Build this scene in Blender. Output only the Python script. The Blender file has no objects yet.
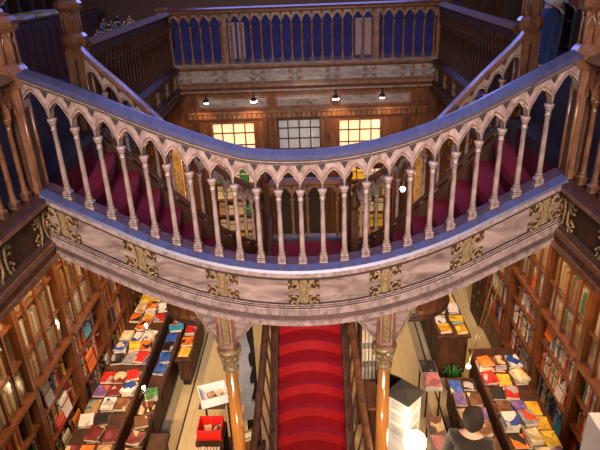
import bpy, math, random
from mathutils import Vector, Matrix
random.seed(7)
S = bpy.context.scene
COL = S.collection
PI = math.pi

# ------------------------------------------------------------------ camera
F = 564.0
def nv(v): return Vector(v).normalized()
Yc = nv((8/F, 260/F, -1)); Zc = -nv((48/F, -1225/F, -1))
Zc = (Zc - Yc*Zc.dot(Yc)).normalized(); Xc = Yc.cross(Zc)
Rm = Matrix((Xc, Yc, Zc))
cam = bpy.data.cameras.new('camera'); camo = bpy.data.objects.new('camera', cam); COL.objects.link(camo)
camo.matrix_world = Matrix.Translation((0.11, 0, 6.0)) @ Rm.to_4x4()
cam.sensor_width = 36; cam.lens = 36*F/600; cam.clip_start = .05; cam.clip_end = 100
S.camera = camo

# ------------------------------------------------------------------ world, lights, exposure
S.view_settings.view_transform = 'Standard'; S.view_settings.look = 'None'
S.view_settings.exposure = 0.0; S.view_settings.gamma = 1; S.view_settings.use_curve_mapping = False
W = bpy.data.worlds.new('world'); S.world = W; W.use_nodes = True
bg = W.node_tree.nodes['Background']; bg.inputs[0].default_value = (.30, .42, 1, 1); bg.inputs[1].default_value = .12
def area(name, loc, target, sx, sy, power, color, spread=180):
    l = bpy.data.lights.new(name, 'AREA'); l.shape = 'RECTANGLE'; l.size = sx; l.size_y = sy
    l.energy = power; l.color = color; l.spread = math.radians(spread)
    o = bpy.data.objects.new(name, l); COL.objects.link(o); o.location = loc
    o.rotation_euler = (Vector(target)-Vector(loc)).to_track_quat('-Z', 'Y').to_euler(); return o
def point(name, loc, power, color, r=.05):
    l = bpy.data.lights.new(name, 'POINT'); l.energy = power; l.color = color; l.shadow_soft_size = r
    o = bpy.data.objects.new(name, l); COL.objects.link(o); o.location = loc; return o
def spot(name, loc, target, power, color, ang=70, r=.06, blend=.6):
    l = bpy.data.lights.new(name, 'SPOT'); l.energy = power; l.color = color; l.spot_size = math.radians(ang)
    l.spot_blend = blend; l.shadow_soft_size = r
    o = bpy.data.objects.new(name, l); COL.objects.link(o); o.location = loc
    o.rotation_euler = (Vector(target)-Vector(loc)).to_track_quat('-Z', 'Y').to_euler(); return o
DAY = (.26, .31, 1); WARM = (1, .62, .28); SOFT = (1, .83, .78)
area('skylight_light', (0, 6.5, 9.35), (0, 6.5, 0), 2.6, 6.0, 45, DAY)
area('far_window_light', (0, 13.75, 8.0), (0, 4, 5.5), 5.0, 2.6, 300, DAY)
area('added_key_light', (0, -2.7, 7.3), (0, 4.6, 4.0), 3.0, 1.6, 150, SOFT, 56)  # added key light behind the camera; no such window is known

# ------------------------------------------------------------------ materials
def rgb(c): return (c[0], c[1], c[2], 1)
def newmat(name):
    m = bpy.data.materials.new(name); m.use_nodes = True
    return m, m.node_tree, m.node_tree.nodes['Principled BSDF']
def wood(name, c1, c2, rough=.4, scale=(3, 3, 12), coat=.0, bump=.15, spec=.5, coat_rough=.15):
    m, t, b = newmat(name); N = t.nodes; L = t.links
    tc = N.new('ShaderNodeTexCoord'); mp = N.new('ShaderNodeMapping'); mp.inputs['Scale'].default_value = scale
    no = N.new('ShaderNodeTexNoise'); no.inputs['Scale'].default_value = 3; no.inputs['Detail'].default_value = 6; no.inputs['Distortion'].default_value = 1.2
    cr = N.new('ShaderNodeValToRGB'); cr.color_ramp.elements[0].position = .3; cr.color_ramp.elements[1].position = .7
    cr.color_ramp.elements[0].color = rgb(c1); cr.color_ramp.elements[1].color = rgb(c2)
    bp = N.new('ShaderNodeBump'); bp.inputs['Strength'].default_value = bump; bp.inputs['Distance'].default_value = .01
    L.new(tc.outputs['Object'], mp.inputs[0]); L.new(mp.outputs[0], no.inputs[0]); L.new(no.outputs[0], cr.inputs[0])
    L.new(cr.outputs[0], b.inputs['Base Color']); L.new(no.outputs[0], bp.inputs['Height']); L.new(bp.outputs[0], b.inputs['Normal'])
    b.inputs['Roughness'].default_value = rough; b.inputs['Coat Weight'].default_value = coat; b.inputs['Coat Roughness'].default_value = coat_rough
    b.inputs['Specular IOR Level'].default_value = spec
    return m
def flat(name, c, rough=.6, metal=0, emit=None, es=0, coat=0):
    m, t, b = newmat(name); b.inputs['Base Color'].default_value = rgb(c); b.inputs['Roughness'].default_value = rough
    b.inputs['Metallic'].default_value = metal; b.inputs['Coat Weight'].default_value = coat
    if emit: b.inputs['Emission Color'].default_value = rgb(emit); b.inputs['Emission Strength'].default_value = es
    return m
def cloth(name, c1, c2, scale=60, rough=.9, sheen=.3):
    m, t, b = newmat(name); N = t.nodes; L = t.links
    tc = N.new('ShaderNodeTexCoord'); no = N.new('ShaderNodeTexNoise'); no.inputs['Scale'].default_value = scale; no.inputs['Detail'].default_value = 4
    cr = N.new('ShaderNodeValToRGB'); cr.color_ramp.elements[0].position = .35; cr.color_ramp.elements[1].position = .65
    cr.color_ramp.elements[0].color = rgb(c1); cr.color_ramp.elements[1].color = rgb(c2)
    L.new(tc.outputs['Object'], no.inputs[0]); L.new(no.outputs[0], cr.inputs[0]); L.new(cr.outputs[0], b.inputs['Base Color'])
    b.inputs['Roughness'].default_value = rough; b.inputs['Sheen Weight'].default_value = sheen
    return m
M = dict(
    pale=wood('pale_carved_wood', (.19, .125, .10), (.44, .31, .265), .27, (6, 6, 3), .25, .25),
    panel=wood('veined_panel_wood', (.13, .08, .062), (.42, .295, .245), .30, (1.2, 1.2, 3.5), .3, .15),
    ledge=wood('polished_blue_sheen_wood', (.04, .04, .10), (.07, .07, .15), .3, (8, 2, 2), 1.0, .05, .8, .22),  # blue of the skylight is put into the base colour too
    groove=flat('recess_shade_and_track_wood', (.035, .02, .015), .7),  # shade of recesses and creases put into the colour; also the floor tracks
    newel=wood('newel_wood', (.11, .045, .022), (.30, .13, .06), .32, (4, 4, 2), .35, .2),
    gilt=wood('worn_gilt_carving', (.10, .06, .025), (.42, .28, .12), .38, (20, 20, 20), .3, .3),
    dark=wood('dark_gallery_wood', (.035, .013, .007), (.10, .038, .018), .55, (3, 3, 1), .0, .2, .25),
    mid=wood('bookcase_wood', (.08, .026, .010), (.19, .062, .021), .42, (4, 4, 1), .1, .15, .35),
    amber=wood('amber_column_wood', (.28, .10, .02), (.46, .19, .04), .16, (9, 9, 1), .8, .03),
    greyfl=wood('gallery_floor_wood', (.05, .035, .035), (.09, .065, .065), .5, (6, 1, 1), 0, .1, .3),
    fascia=wood('aged_fascia_wood', (.15, .125, .115), (.38, .32, .29), .35, (1.2, 1, 4), .3, .15),
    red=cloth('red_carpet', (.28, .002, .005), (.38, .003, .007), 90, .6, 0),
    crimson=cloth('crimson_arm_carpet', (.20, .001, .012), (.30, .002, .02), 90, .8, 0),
    ebony=flat('ebonised_door_wood', (.018, .010, .008), .5),
    olive=flat('dark_olive_board', (.05, .042, .03), .6),
    brownrail=flat('dull_brown_rail', (.16, .07, .035), .85),
    wall=flat('plaster_wall', (.16, .09, .06), .8), ceil=flat('ceiling_plaster', (.3, .25, .22), .8),
    blue=cloth('blue_cloth', (.004, .006, .09), (.008, .013, .16), 8, .8, 0),
    palep=flat('pale_leaflet_panel', (.26, .18, .19), .6),
    curtain=flat('backlit_curtain', (.8, .6, .35), .8, 0, (1, .70, .40), .95),
    curtaing=flat('grey_net_curtain', (.5, .5, .48), .8, 0, (.75, .85, .95), .10),
    bulb=flat('lamp_bulb_glow', (1, .9, .8), .3, 0, (1, .80, .52), 22),
    spotb=flat('spot_lamp_glow', (1, .9, .9), .3, 0, (1, .82, .80), 14),
    globe=flat('opal_globe_glow', (1, .95, .85), .3, 0, (1, .84, .55), 16),
    black=flat('black_metal', (.012, .010, .010), .4, .3), white=flat('white_board', (.72, .70, .70), .5),
    paper=flat('white_paper', (.62, .58, .52), .7), grey=flat('grey_card', (.17, .165, .19), .6),
    pages=flat('book_pages', (.60, .52, .40), .8), brass=flat('aged_brass', (.55, .35, .12), .3, .9),
    jeans=cloth('denim', (.012, .03, .12), (.03, .065, .20), 25), skin=flat('skin', (.62, .38, .28), .5),
    redtop=cloth('red_jumper_wool', (.55, .006, .008), (.7, .012, .012), 60), blackcl=cloth('black_cloth', (.006, .006, .008), (.015, .014, .018), 60),
    whitecl=cloth('white_cloth', (.6, .62, .75), (.7, .72, .82), 60), hair=cloth('dark_hair', (.012, .006, .004), (.03, .014, .009), 120, .85, 0),
    browncl=cloth('dark_brown_jacket_cloth', (.010, .005, .004), (.022, .011, .008), 40), shoe=flat('pale_shoe_leather', (.55, .55, .62), .5),
    plant=flat('green_cover', (.03, .22, .04), .6), redbin=flat('red_lacquer_card', (.62, .012, .010), .45), lav=flat('lavender_white_board', (.62, .58, .70), .6),
)
def floormat():
    m, t, b = newmat('oak_floor_boards'); N = t.nodes; L = t.links
    tc = N.new('ShaderNodeTexCoord'); mp = N.new('ShaderNodeMapping'); mp.inputs['Rotation'].default_value = (0, 0, PI/2)
    br = N.new('ShaderNodeTexBrick'); br.inputs['Scale'].default_value = 1; br.inputs['Brick Width'].default_value = 2.6; br.inputs['Row Height'].default_value = .16
    br.inputs['Mortar Size'].default_value = .0015; br.inputs['Color1'].default_value = (.78, .62, .34, 1); br.inputs['Color2'].default_value = (.70, .55, .29, 1); br.inputs['Mortar'].default_value = (.34, .24, .11, 1)
    no = N.new('ShaderNodeTexNoise'); no.inputs['Scale'].default_value = 5; no.inputs['Detail'].default_value = 6
    mp2 = N.new('ShaderNodeMapping'); mp2.inputs['Scale'].default_value = (8, .8, 1)
    mx = N.new('ShaderNodeMixRGB'); mx.blend_type = 'MULTIPLY'; mx.inputs[0].default_value = .3
    L.new(tc.outputs['Object'], mp.inputs[0]); L.new(mp.outputs[0], br.inputs[0]); L.new(tc.outputs['Object'], mp2.inputs[0]); L.new(mp2.outputs[0], no.inputs[0])
    L.new(br.outputs[0], mx.inputs[1]); L.new(no.outputs[0], mx.inputs[2]); L.new(mx.outputs[0], b.inputs['Base Color'])
    b.inputs['Roughness'].default_value = .38; return m
M['floor'] = floormat()
def glassmat():
    m, t, b = newmat('cabinet_glass'); N = t.nodes; L = t.links
    tr = N.new('ShaderNodeBsdfTransparent'); gl = N.new('ShaderNodeBsdfGlossy'); gl.inputs['Roughness'].default_value = .12
    lw = N.new('ShaderNodeLayerWeight'); lw.inputs[0].default_value = .5; pw = N.new('ShaderNodeMath'); pw.operation = 'POWER'; pw.inputs[1].default_value = 3
    fr = N.new('ShaderNodeMath'); fr.operation = 'MULTIPLY_ADD'; fr.inputs[1].default_value = .5; fr.inputs[2].default_value = .04; L.new(lw.outputs['Facing'], pw.inputs[0]); L.new(pw.outputs[0], fr.inputs[0]); mx = N.new('ShaderNodeMixShader')
    L.new(fr.outputs[0], mx.inputs[0]); L.new(tr.outputs[0], mx.inputs[1]); L.new(gl.outputs[0], mx.inputs[2]); L.new(mx.outputs[0], N['Material Output'].inputs[0])
    return m
M['glass'] = glassmat()
COLORS = dict(cream=(.58, .46, .28), white=(.66, .62, .58), orange=(.68, .16, .02), red=(.48, .02, .015), blue=(.03, .09, .36), navy=(.02, .03, .10),
              black=(.02, .017, .015), brown=(.16, .06, .025), yellow=(.66, .42, .04), green=(.03, .18, .05), grey=(.24, .23, .24), tan=(.38, .22, .10),
              maroon=(.16, .02, .02), turquoise=(.04, .28, .42), pink=(.52, .18, .18), purple=(.14, .08, .26))
def covermat(name, c, axis):
    m, t, b = newmat(name + ('_spine' if axis == 'Z' else '_cover')); N = t.nodes; L = t.links
    tc = N.new('ShaderNodeTexCoord'); sp = N.new('ShaderNodeSeparateXYZ'); cr = N.new('ShaderNodeValToRGB'); cr.color_ramp.interpolation = 'CONSTANT'
    lum = sum(c)/3; o = (.60, .48, .30) if lum < .2 else (.12, .05, .03); tint = tuple(min(1, x*1.35+.02) for x in c); dk = tuple(x*.6 for x in c)
    E = cr.color_ramp.elements; E[0].position = 0; E[0].color = rgb(c); E[1].position = .12; E[1].color = rgb(tint)
    st = ((.16, c), (.60, o), (.68, c), (.86, tint)) if axis == 'Z' else ((.16, dk), (.52, c), (.62, o), (.74, tint), (.92, c))
    for p, q in st: e = E.new(p); e.color = rgb(q)
    no = N.new('ShaderNodeTexNoise'); no.inputs['Scale'].default_value = 14; no.inputs['Detail'].default_value = 3
    if axis == 'Y':
        oi = N.new('ShaderNodeObjectInfo'); va = N.new('ShaderNodeVectorMath'); va.operation = 'SCALE'; va.inputs[0].default_value = (37, 53, 11); L.new(oi.outputs['Random'], va.inputs['Scale'])
        ad = N.new('ShaderNodeVectorMath'); L.new(tc.outputs['Generated'], ad.inputs[0]); L.new(va.outputs[0], ad.inputs[1])
        vo = N.new('ShaderNodeTexVoronoi'); vo.inputs['Scale'].default_value = 1.9; L.new(ad.outputs[0], vo.inputs[0]); L.new(ad.outputs[0], no.inputs[0]); no.inputs['Scale'].default_value = 4
        sc_ = N.new('ShaderNodeSeparateColor'); L.new(vo.outputs['Color'], sc_.inputs[0])
        cr.color_ramp.elements[0].color = rgb(c)
        sec = random.choice([(.5, .05, .02), (.02, .05, .25), (.55, .28, .03), (.02, .02, .02), (.03, .2, .25)]) if lum > .2 else random.choice([(.6, .45, .25), (.5, .12, .03), (.35, .3, .3)])
        b.inputs['Roughness'].default_value = .3
    mx = N.new('ShaderNodeMixRGB'); mx.blend_type = 'OVERLAY'; mx.inputs[0].default_value = .25 if axis == 'Z' else .75
    L.new(tc.outputs['Generated'], sp.inputs[0])
    if axis == 'Y':
        st = ((.60, tint), (.74, dk), (.84, sec))
        while len(E) > 1: E.remove(E[-1])
        E[0].position = 0; E[0].color = rgb(c)
        for p, q in st: e = E.new(p); e.color = rgb(q)
        L.new(sc_.outputs[0], cr.inputs[0])
    else: L.new(sp.outputs[axis], cr.inputs[0]); L.new(tc.outputs['Object'], no.inputs[0])
    L.new(cr.outputs[0], mx.inputs[1]); L.new(no.outputs[0], mx.inputs[2]); L.new(mx.outputs[0], b.inputs['Base Color'])
    b.inputs['Roughness'].default_value = .4; b.inputs['Specular IOR Level'].default_value = .35
    return m
BM = {k: covermat(k, v, 'Z') for k, v in COLORS.items()}
BL = {k: covermat(k, v, 'Y') for k, v in COLORS.items()}

# ------------------------------------------------------------------ mesh building
class MB:
    def __init__(s): s.v = []; s.f = []; s.m = []; s.mats = []; s.sm = []
    def mi(s, mat):
        if mat not in s.mats: s.mats.append(mat)
        return s.mats.index(mat)
    def add(s, vs, fs, mat, smooth=False):
        o = len(s.v); k = s.mi(mat); s.v += [tuple(p) for p in vs]
        for f in fs: s.f.append([i+o for i in f]); s.m.append(k); s.sm.append(smooth)
    def box(s, x0, x1, y0, y1, z0, z1, mat):
        s.add([(x0,y0,z0),(x1,y0,z0),(x1,y1,z0),(x0,y1,z0),(x0,y0,z1),(x1,y0,z1),(x1,y1,z1),(x0,y1,z1)],
              [(0,3,2,1),(4,5,6,7),(0,1,5,4),(1,2,6,5),(2,3,7,6),(3,0,4,7)], mat)
    def bbox(s, x0, x1, y0, y1, z0, z1, mat, b=.01):   # box with chamfered top and bottom
        r = [(0, b), (b, 0)]
        secs = [(z0, b), (z0+b, 0), (z1-b, 0), (z1, b)]
        vs = []
        for z, i in secs: vs += [(x0+i,y0+i,z),(x1-i,y0+i,z),(x1-i,y1-i,z),(x0+i,y1-i,z)]
        fs = [(0,3,2,1), (12,13,14,15)]
        for k in range(3):
            for j in range(4): a = k*4+j; bq = k*4+(j+1)%4; fs.append((a, bq, bq+4, a+4))
        s.add(vs, fs, mat)
    def lathe(s, cx, cy, prof, n, mat, z0=0, rot=0, sx=1, sy=1, smooth=True):   # prof [(r,z)]
        vs = []; fs = []
        for r, z in prof:
            for i in range(n):
                a = rot+2*PI*i/n; vs.append((cx+r*math.cos(a)*sx, cy+r*math.sin(a)*sy, z0+z))
        for k in range(len(prof)-1):
            for i in range(n):
                a = k*n+i; b = k*n+(i+1)%n; fs.append((a, b, b+n, a+n))
        fs.append(tuple(reversed(range(n)))); fs.append(tuple(range((len(prof)-1)*n, len(prof)*n)))
        s.add(vs, fs, mat, smooth)
    def tube(s, pts, r, mat, n=6, smooth=True, r1=None, flat=1):
        pts = [Vector(p) for p in pts]; vs = []; fs = []
        for k, p in enumerate(pts):
            d = (pts[min(k+1, len(pts)-1)]-pts[max(k-1, 0)]).normalized()
            up = Vector((0, 0, 1)) if abs(d.z) < .9 else Vector((0, 1, 0))
            a = d.cross(up).normalized(); b = a.cross(d)
            rr = r if r1 is None else r+(r1-r)*k/(len(pts)-1)
            for i in range(n):
                t = 2*PI*i/n; vs.append(p+a*math.cos(t)*rr+b*math.sin(t)*rr*flat)
        for k in range(len(pts)-1):
            for i in range(n):
                a = k*n+i; b = k*n+(i+1)%n; fs.append((a, b, b+n, a+n))
        fs.append(tuple(reversed(range(n)))); fs.append(tuple(range((len(pts)-1)*n, len(pts)*n)))
        s.add(vs, fs, mat, smooth)
    def ball(s, c, r, mat, n=8, sz=1):
        prof = [(max(r*math.sin(PI*k/6), .0008), -r*math.cos(PI*k/6)*sz) for k in range(7)]
        s.lathe(c[0], c[1], prof, n, mat, c[2])
    def prism(s, poly, z0, z1, mat):   # poly in xy
        n = len(poly)
        s.add([(x, y, z0) for x, y in poly]+[(x, y, z1) for x, y in poly],
              [tuple(reversed(range(n))), tuple(range(n, 2*n))]+[(i, (i+1) % n, (i+1) % n+n, i+n) for i in range(n)], mat)
    def build(s, name, parent=None, xf=None, recalc=True):
        me = bpy.data.meshes.new(name); vs = s.v
        if xf: vs = [tuple(xf(*p)) for p in vs]
        me.from_pydata(vs, [], s.f)
        for m in s.mats: me.materials.append(m)
        me.polygons.foreach_set('material_index', s.m); me.polygons.foreach_set('use_smooth', s.sm)
        if recalc:
            import bmesh
            b = bmesh.new(); b.from_mesh(me); bmesh.ops.recalc_face_normals(b, faces=b.faces); b.to_mesh(me); b.free()
        me.update(); o = bpy.data.objects.new(name, me); COL.objects.link(o)
        if parent: o.parent = parent
        return o
def tag(o, label=None, cat=None, group=None, kind=None):
    if label: o['label'] = label
    if cat: o['category'] = cat
    if group: o['group'] = group
    if kind: o['kind'] = kind
    return o
def empty(name, loc, label, cat, group=None, rz=0):
    o = bpy.data.objects.new(name, None); COL.objects.link(o); o.location = loc; o.rotation_euler = (0, 0, rz); o.empty_display_size = .1
    return tag(o, label, cat, group)
def off(loc): return lambda x, y, z: (x-loc[0], y-loc[1], z-loc[2])
def smooth_obj(o): pass
def struct(name, mb): return tag(mb.build(name), kind='structure')

def sweep(mb, fr, prof, u0, u1, n, mats, closed=True, cap=True):
    """prof: [(o,v)], mats one per segment (or one)"""
    P = len(prof); segs = P if closed else P-1
    for j in range(segs):
        a = prof[j]; b = prof[(j+1) % P]; mt = mats[j] if isinstance(mats, list) else mats
        vs = []; fs = []
        for k in range(n+1):
            u = u0+(u1-u0)*k/n; vs += [fr(u, a[0], a[1]), fr(u, b[0], b[1])]
        for k in range(n): fs.append((2*k, 2*k+1, 2*k+3, 2*k+2))
        mb.add(vs, fs, mt, n > 8)
    if cap:
        mt = mats[0] if isinstance(mats, list) else mats
        mb.add([fr(u0, o, v) for o, v in prof], [tuple(range(P))], mt)
        mb.add([fr(u1, o, v) for o, v in prof], [tuple(reversed(range(P)))], mt)
def frame_line(A, B, nrm):
    A = Vector(A); B = Vector(B); L = math.hypot(B.x-A.x, B.y-A.y); n = Vector((nrm[0], nrm[1], 0)).normalized()
    def fr(u, o, v):
        p = A.lerp(B, u/L); return (p.x+n.x*o, p.y+n.y*o, p.z+v)
    return fr, L
def bowY(x): return 4.36-.16*math.cos(min(abs(x)/2.12, 1)*PI/2)
def sag(x):
    x = abs(x); return .17*x*x if x < 1.35 else .31+.49*(x-1.35)
def tall(x): return 1+(.07*math.sin(PI*min(1, (-x-.4)/1.66)) if x < -.4 else 0)
def fr_bow(u, o, v):
    if v > 0: v *= tall(u)
    x = u; y = bowY(x); z = 3.72+sag(x)
    d = (bowY(x+.01)-bowY(x-.01))/.02; L = math.hypot(1, d)
    return (x+d/L*o, y-o/L, z+v)

def baluster_mesh(name, mat, h=.655, k=1.0):
    mb = MB(); a = .034*k
    mb.bbox(-a, a, -a, a, -.04, .055, mat, .006)
    for z in (.018, .036): mb.box(-a-.0012, a+.0012, -a-.0012, a+.0012, z, z+.006, M['groove'])  # dark rings here and below: crease shade put into the colour
    for r_, z in ((.0265, .0785), (.0245, .1), (.0275, h-.088), (.0275, h-.05)): mb.lathe(0, 0, [(r_*k, z), (r_*k, z+.005)], 10, M['groove'])
    prof = [(.034, .055), (.036, .065), (.024, .078), (.031, .088), (.024, .10), (.022, .115), (.0205, h*.5), (.019, h-.10), (.026, h-.092), (.026, h-.082),
            (.019, h-.074), (.026, h-.045), (.034, h-.025), (.038, h-.015), (.038, h)]
    mb.lathe(0, 0, [(r*k, z) for r, z in prof], 10, mat)
    o = mb.build(name); me = o.data; bpy.data.objects.remove(o); return me
BAL = {k: baluster_mesh('baluster', M[k]) for k in ('pale', 'newel', 'dark')}
BALM = baluster_mesh('baluster', M['newel'], .69, .75)

def arch_v(t, hw, cusp=True):
    x = abs(2*t-1); v = math.sqrt(max(4-(1+x)**2, 0))*hw
    if cusp: v -= .009*math.exp(-((x-.62)/.13)**2)
    return max(v, .0)
def tracery(fr, us, mat, spring=.655, top=.88, m=14, tri=True, y=.0):
    mb = MB()
    for i in range(len(us)-1):
        a, b = us[i], us[i+1]; hw = (b-a)/2
        A = min(1.08, (top-.03-spring)/(1.732*hw))
        vi = [spring+arch_v(k/m, hw)*A for k in range(m+1)]; uu = [a+(b-a)*k/m for k in range(m+1)]
        def strip(lo, hi, o0, mt=None):
            vs = []; fs = []
            for k in range(m+1): vs += [fr(uu[k], o0, lo[k]), fr(uu[k], o0, hi[k])]
            for k in range(m): fs.append((2*k, 2*k+1, 2*k+3, 2*k+2))
            mb.add(vs, fs, mt or mat)
        def soffit(lo, o0, o1):
            vs = []; fs = []
            for k in range(m+1): vs += [fr(uu[k], o0, lo[k]), fr(uu[k], o1, lo[k])]
            for k in range(m): fs.append((2*k, 2*k+1, 2*k+3, 2*k+2))
            mb.add(vs, fs, mat)
        r1 = [min(v+.011+.010*abs(2*k/m-1), top) for k, v in enumerate(vi)]; r2 = [min(v+.011, top) for v in r1]
        r3 = [min(v+.012, top) for v in r2]; tp = [top]*(m+1)
        for sg in (1, -1):
            strip(vi, r1, .040*sg); soffit(r1, .040*sg, .022*sg); strip(r1, r2, .022*sg, M['newel'] if mat is M['pale'] else None); soffit(r2, .022*sg, .034*sg)  # recess between pale ribs in darker wood, its shade put into the colour
            strip(r2, r3, .034*sg); soffit(r3, .034*sg, .026*sg); strip(r3, tp, .026*sg)
        soffit(vi, .040, -.040)
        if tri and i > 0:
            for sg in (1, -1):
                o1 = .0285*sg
                mb.add([fr(a-.032, o1, top-.012), fr(a+.032, o1, top-.012), fr(a, o1, top-.07)], [(0, 1, 2)], M['groove'])  # flat dark triangle, shade of a recess put into the colour
    return mb
def rosette(mb, fr, u, v0, v1, o, mat, back, w=.125):
    """H shaped gothic leaf bracket between v0 (bottom) and v1 (top) around u"""
    vm = (v0+v1)/2; h = (v1-v0)/2*1.02
    sub = MB()
    sub.add([(u-.03, 0, v0-.02), (u+.03, 0, v0-.02), (u+.018, 0, vm), (u+.03, 0, v1+.02), (u-.03, 0, v1+.02), (u-.018, 0, vm)], [(0, 1, 2, 3, 4, 5)], mat)
    for sg in (-1, 1):
        pts = [(u+sg*(.028+.045*(abs(t)**2.0)), .012, vm+h*t*1.02) for t in [-1, -.8, -.5, -.2, 0, .2, .5, .8, 1]]
        sub.tube(pts, .012, mat, 5)
        for q in (-1, 1):
            cu = u+sg*.082; cv = vm+q*h*.56; R = h*.40
            sub.add([(cu-R, .001, cv-R*.85), (cu+R, .001, cv-R*.85), (cu+R, .001, cv+R*.85), (cu-R, .001, cv+R*.85)], [(0, 1, 2, 3)], back)
            spir = [(cu+math.cos(a)*R*(.25+.11*a)*sg, .010, cv+math.sin(a)*R*(.25+.11*a)*q) for a in [k*.7 for k in range(9)]]
            sub.tube(spir, .0075, mat, 5)
            for a in range(5):
                t = a*2*PI/5+.4; sub.ball((cu+math.cos(t)*R*.85, .008, cv+math.sin(t)*R*.75), .013, mat, 6)
    mb2 = MB(); mb2.mats = sub.mats; mb2.f = sub.f; mb2.m = sub.m; mb2.sm = sub.sm
    mb2.v = [fr(x, o+y, z) for x, y, z in sub.v]
    o0 = len(mb.v)
    mb.v += mb2.v
    for f, mi, sm in zip(mb2.f, mb2.m, mb2.sm): mb.f.append([i+o0 for i in f]); mb.m.append(mb.mi(mb2.mats[mi])); mb.sm.append(sm)

def make_balustrade(name, label, cat, fr, u0, u1, nb, n, loc, mats, string=True, ros=(), group=None, bal='pale', edge=.09, orn=('gilt', 'dark')):
    """mats: (tracery, rail side, rail top, panel, ledge)"""
    T, RS, RT, PN, LG = mats
    root = empty(name, loc, label, cat, group); X = off(loc)
    # rail
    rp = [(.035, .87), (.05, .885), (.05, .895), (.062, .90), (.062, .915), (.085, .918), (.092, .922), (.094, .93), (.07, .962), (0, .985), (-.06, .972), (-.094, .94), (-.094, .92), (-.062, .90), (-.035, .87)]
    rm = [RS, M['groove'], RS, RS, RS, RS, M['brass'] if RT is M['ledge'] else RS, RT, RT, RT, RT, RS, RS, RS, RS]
    mb = MB(); sweep(mb, fr, rp, u0, u1, n, rm); mb.build('handrail', root, X)
    sp = (u1-u0-2*edge)/(nb-1); us = [u0+edge+i*sp for i in range(nb)]
    full = [u0]+us+[u1] if edge > .05 else us
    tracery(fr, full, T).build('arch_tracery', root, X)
    for u in us:
        p = fr(u, 0, 0); b = bpy.data.objects.new('baluster', BAL[bal]); COL.objects.link(b); b.parent = root; b.location = X(*p)
        if fr is fr_bow: b.scale = (1, 1, tall(u))
    if string:
        pr = [(-.10, 0), (.035, 0), (.115, -.022), (.13, -.045), (.13, -.085), (.115, -.10), (.085, -.125), (.085, -.14), (.055, -.15), (.055, -.40), (.075, -.405), (.075, -.418),
              (.085, -.42), (.085, -.433), (.097, -.436), (.097, -.45), (.115, -.453), (.115, -.50), (.105, -.51), (.122, -.548), (.142, -.552), (.146, -.592), (-.10, -.592)]
        pr = [(o_, v_*.925) for o_, v_ in pr]
        G = M['groove']  # moulding grooves with their shade put into the colour
        pm = [M['dark'], LG, LG, T, T, T, G, G, PN, G, T, G, T, G, T, T, T, G, M['dark'], T, T, T, T]
        mb = MB(); sweep(mb, fr, pr, u0, u1, n, pm); sc = mb.build('string_course', root, X)
        for u in ros:
            mb = MB(); rosette(mb, fr, u, -.385, -.135, .058, M[orn[0]], M[orn[1]]); mb.build('leaf_ornament', sc, X, recalc=False)
    return root

# ------------------------------------------------------------------ structure
mb = MB(); mb.box(-3.6, 3.6, -1, 11.75, -.12, 0, M['floor']); struct('floor', mb)
mb = MB()
for s in (-1, 1): mb.box(s*1.88-.012, s*1.88+.012, 1, 11.4, .0, .006, M['groove'])
tag(mb.build('trim_1'), kind='structure')
for s, nm in ((-1, 'left'), (1, 'right')):
    mb = MB(); mb.box(s*3.45 if s > 0 else -3.6, 3.6 if s > 0 else -3.45, -1, 11.6, 0, 4.0, M['wall']); struct('wall_lower_'+nm, mb)
    mb = MB(); mb.box(*sorted((s*5.2, s*5.35)), -3, 14, 4.3, 9.5, M['wall']); struct('wall_'+nm, mb)
mb = MB(); mb.box(-5.35, 5.35, -3.15, -3, 4.3, 6.4, M['wall']); mb.box(-5.35, 5.35, -3.15, -3, 9, 9.5, M['wall'])
mb.box(-5.35, -2, -3.15, -3, 6.4, 9, M['wall']); mb.box(2, 5.35, -3.15, -3, 6.4, 9, M['wall']); struct('wall_near', mb)
mb = MB(); mb.box(-5.35, 5.35, 14, 14.15, 4.3, 6.6, M['wall']); mb.box(-5.35, 5.35, 14, 14.15, 9.3, 9.5, M['wall'])
mb.box(-5.35, -2.6, 14, 14.15, 6.6, 9.3, M['wall']); mb.box(2.6, 5.35, 14, 14.15, 6.6, 9.3, M['wall']); struct('wall_far', mb)
mb = MB(); mb.box(-5.35, 5.35, -3.15, 3, 9.5, 9.6, M['ceil']); mb.box(-5.35, 5.35, 10, 14.15, 9.5, 9.6, M['ceil'])
mb.box(-5.35, -1.6, 3, 10, 9.5, 9.6, M['ceil']); mb.box(1.6, 5.35, 3, 10, 9.5, 9.6, M['ceil']); struct('ceiling', mb)
mb = MB(); mb.box(-3.6, 3.6, -1.1, -1, 0, 4.0, M['wall']); struct('wall_lower_near', mb)
# gallery floors
mb = MB(); mb.box(-5.2, -2.22, -3, 4.36, 4.02, 4.3, M['greyfl']); mb.box(-5.2, -2.36, 4.36, 6.66, 4.02, 4.3, M['greyfl']); mb.box(-5.2, -2.5, 6.66, 11.1, 4.02, 4.3, M['greyfl'])
struct('floor_gallery_left', mb)
mb = MB(); mb.box(2.22, 5.2, -3, 4.36, 4.02, 4.3, M['greyfl']); mb.box(2.36, 5.2, 4.36, 6.66, 4.02, 4.3, M['greyfl']); mb.box(2.5, 5.2, 6.66, 11.1, 4.02, 4.3, M['greyfl'])
struct('floor_gallery_right', mb)
mb = MB(); mb.box(-5.2, 5.2, 11.1, 14, 4.02, 4.3, M['greyfl']); struct('floor_gallery_far', mb)
mb = MB(); mb.box(-2.22, 2.22, -3, .7, 4.02, 4.3, M['greyfl']); struct('floor_gallery_near', mb)

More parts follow.
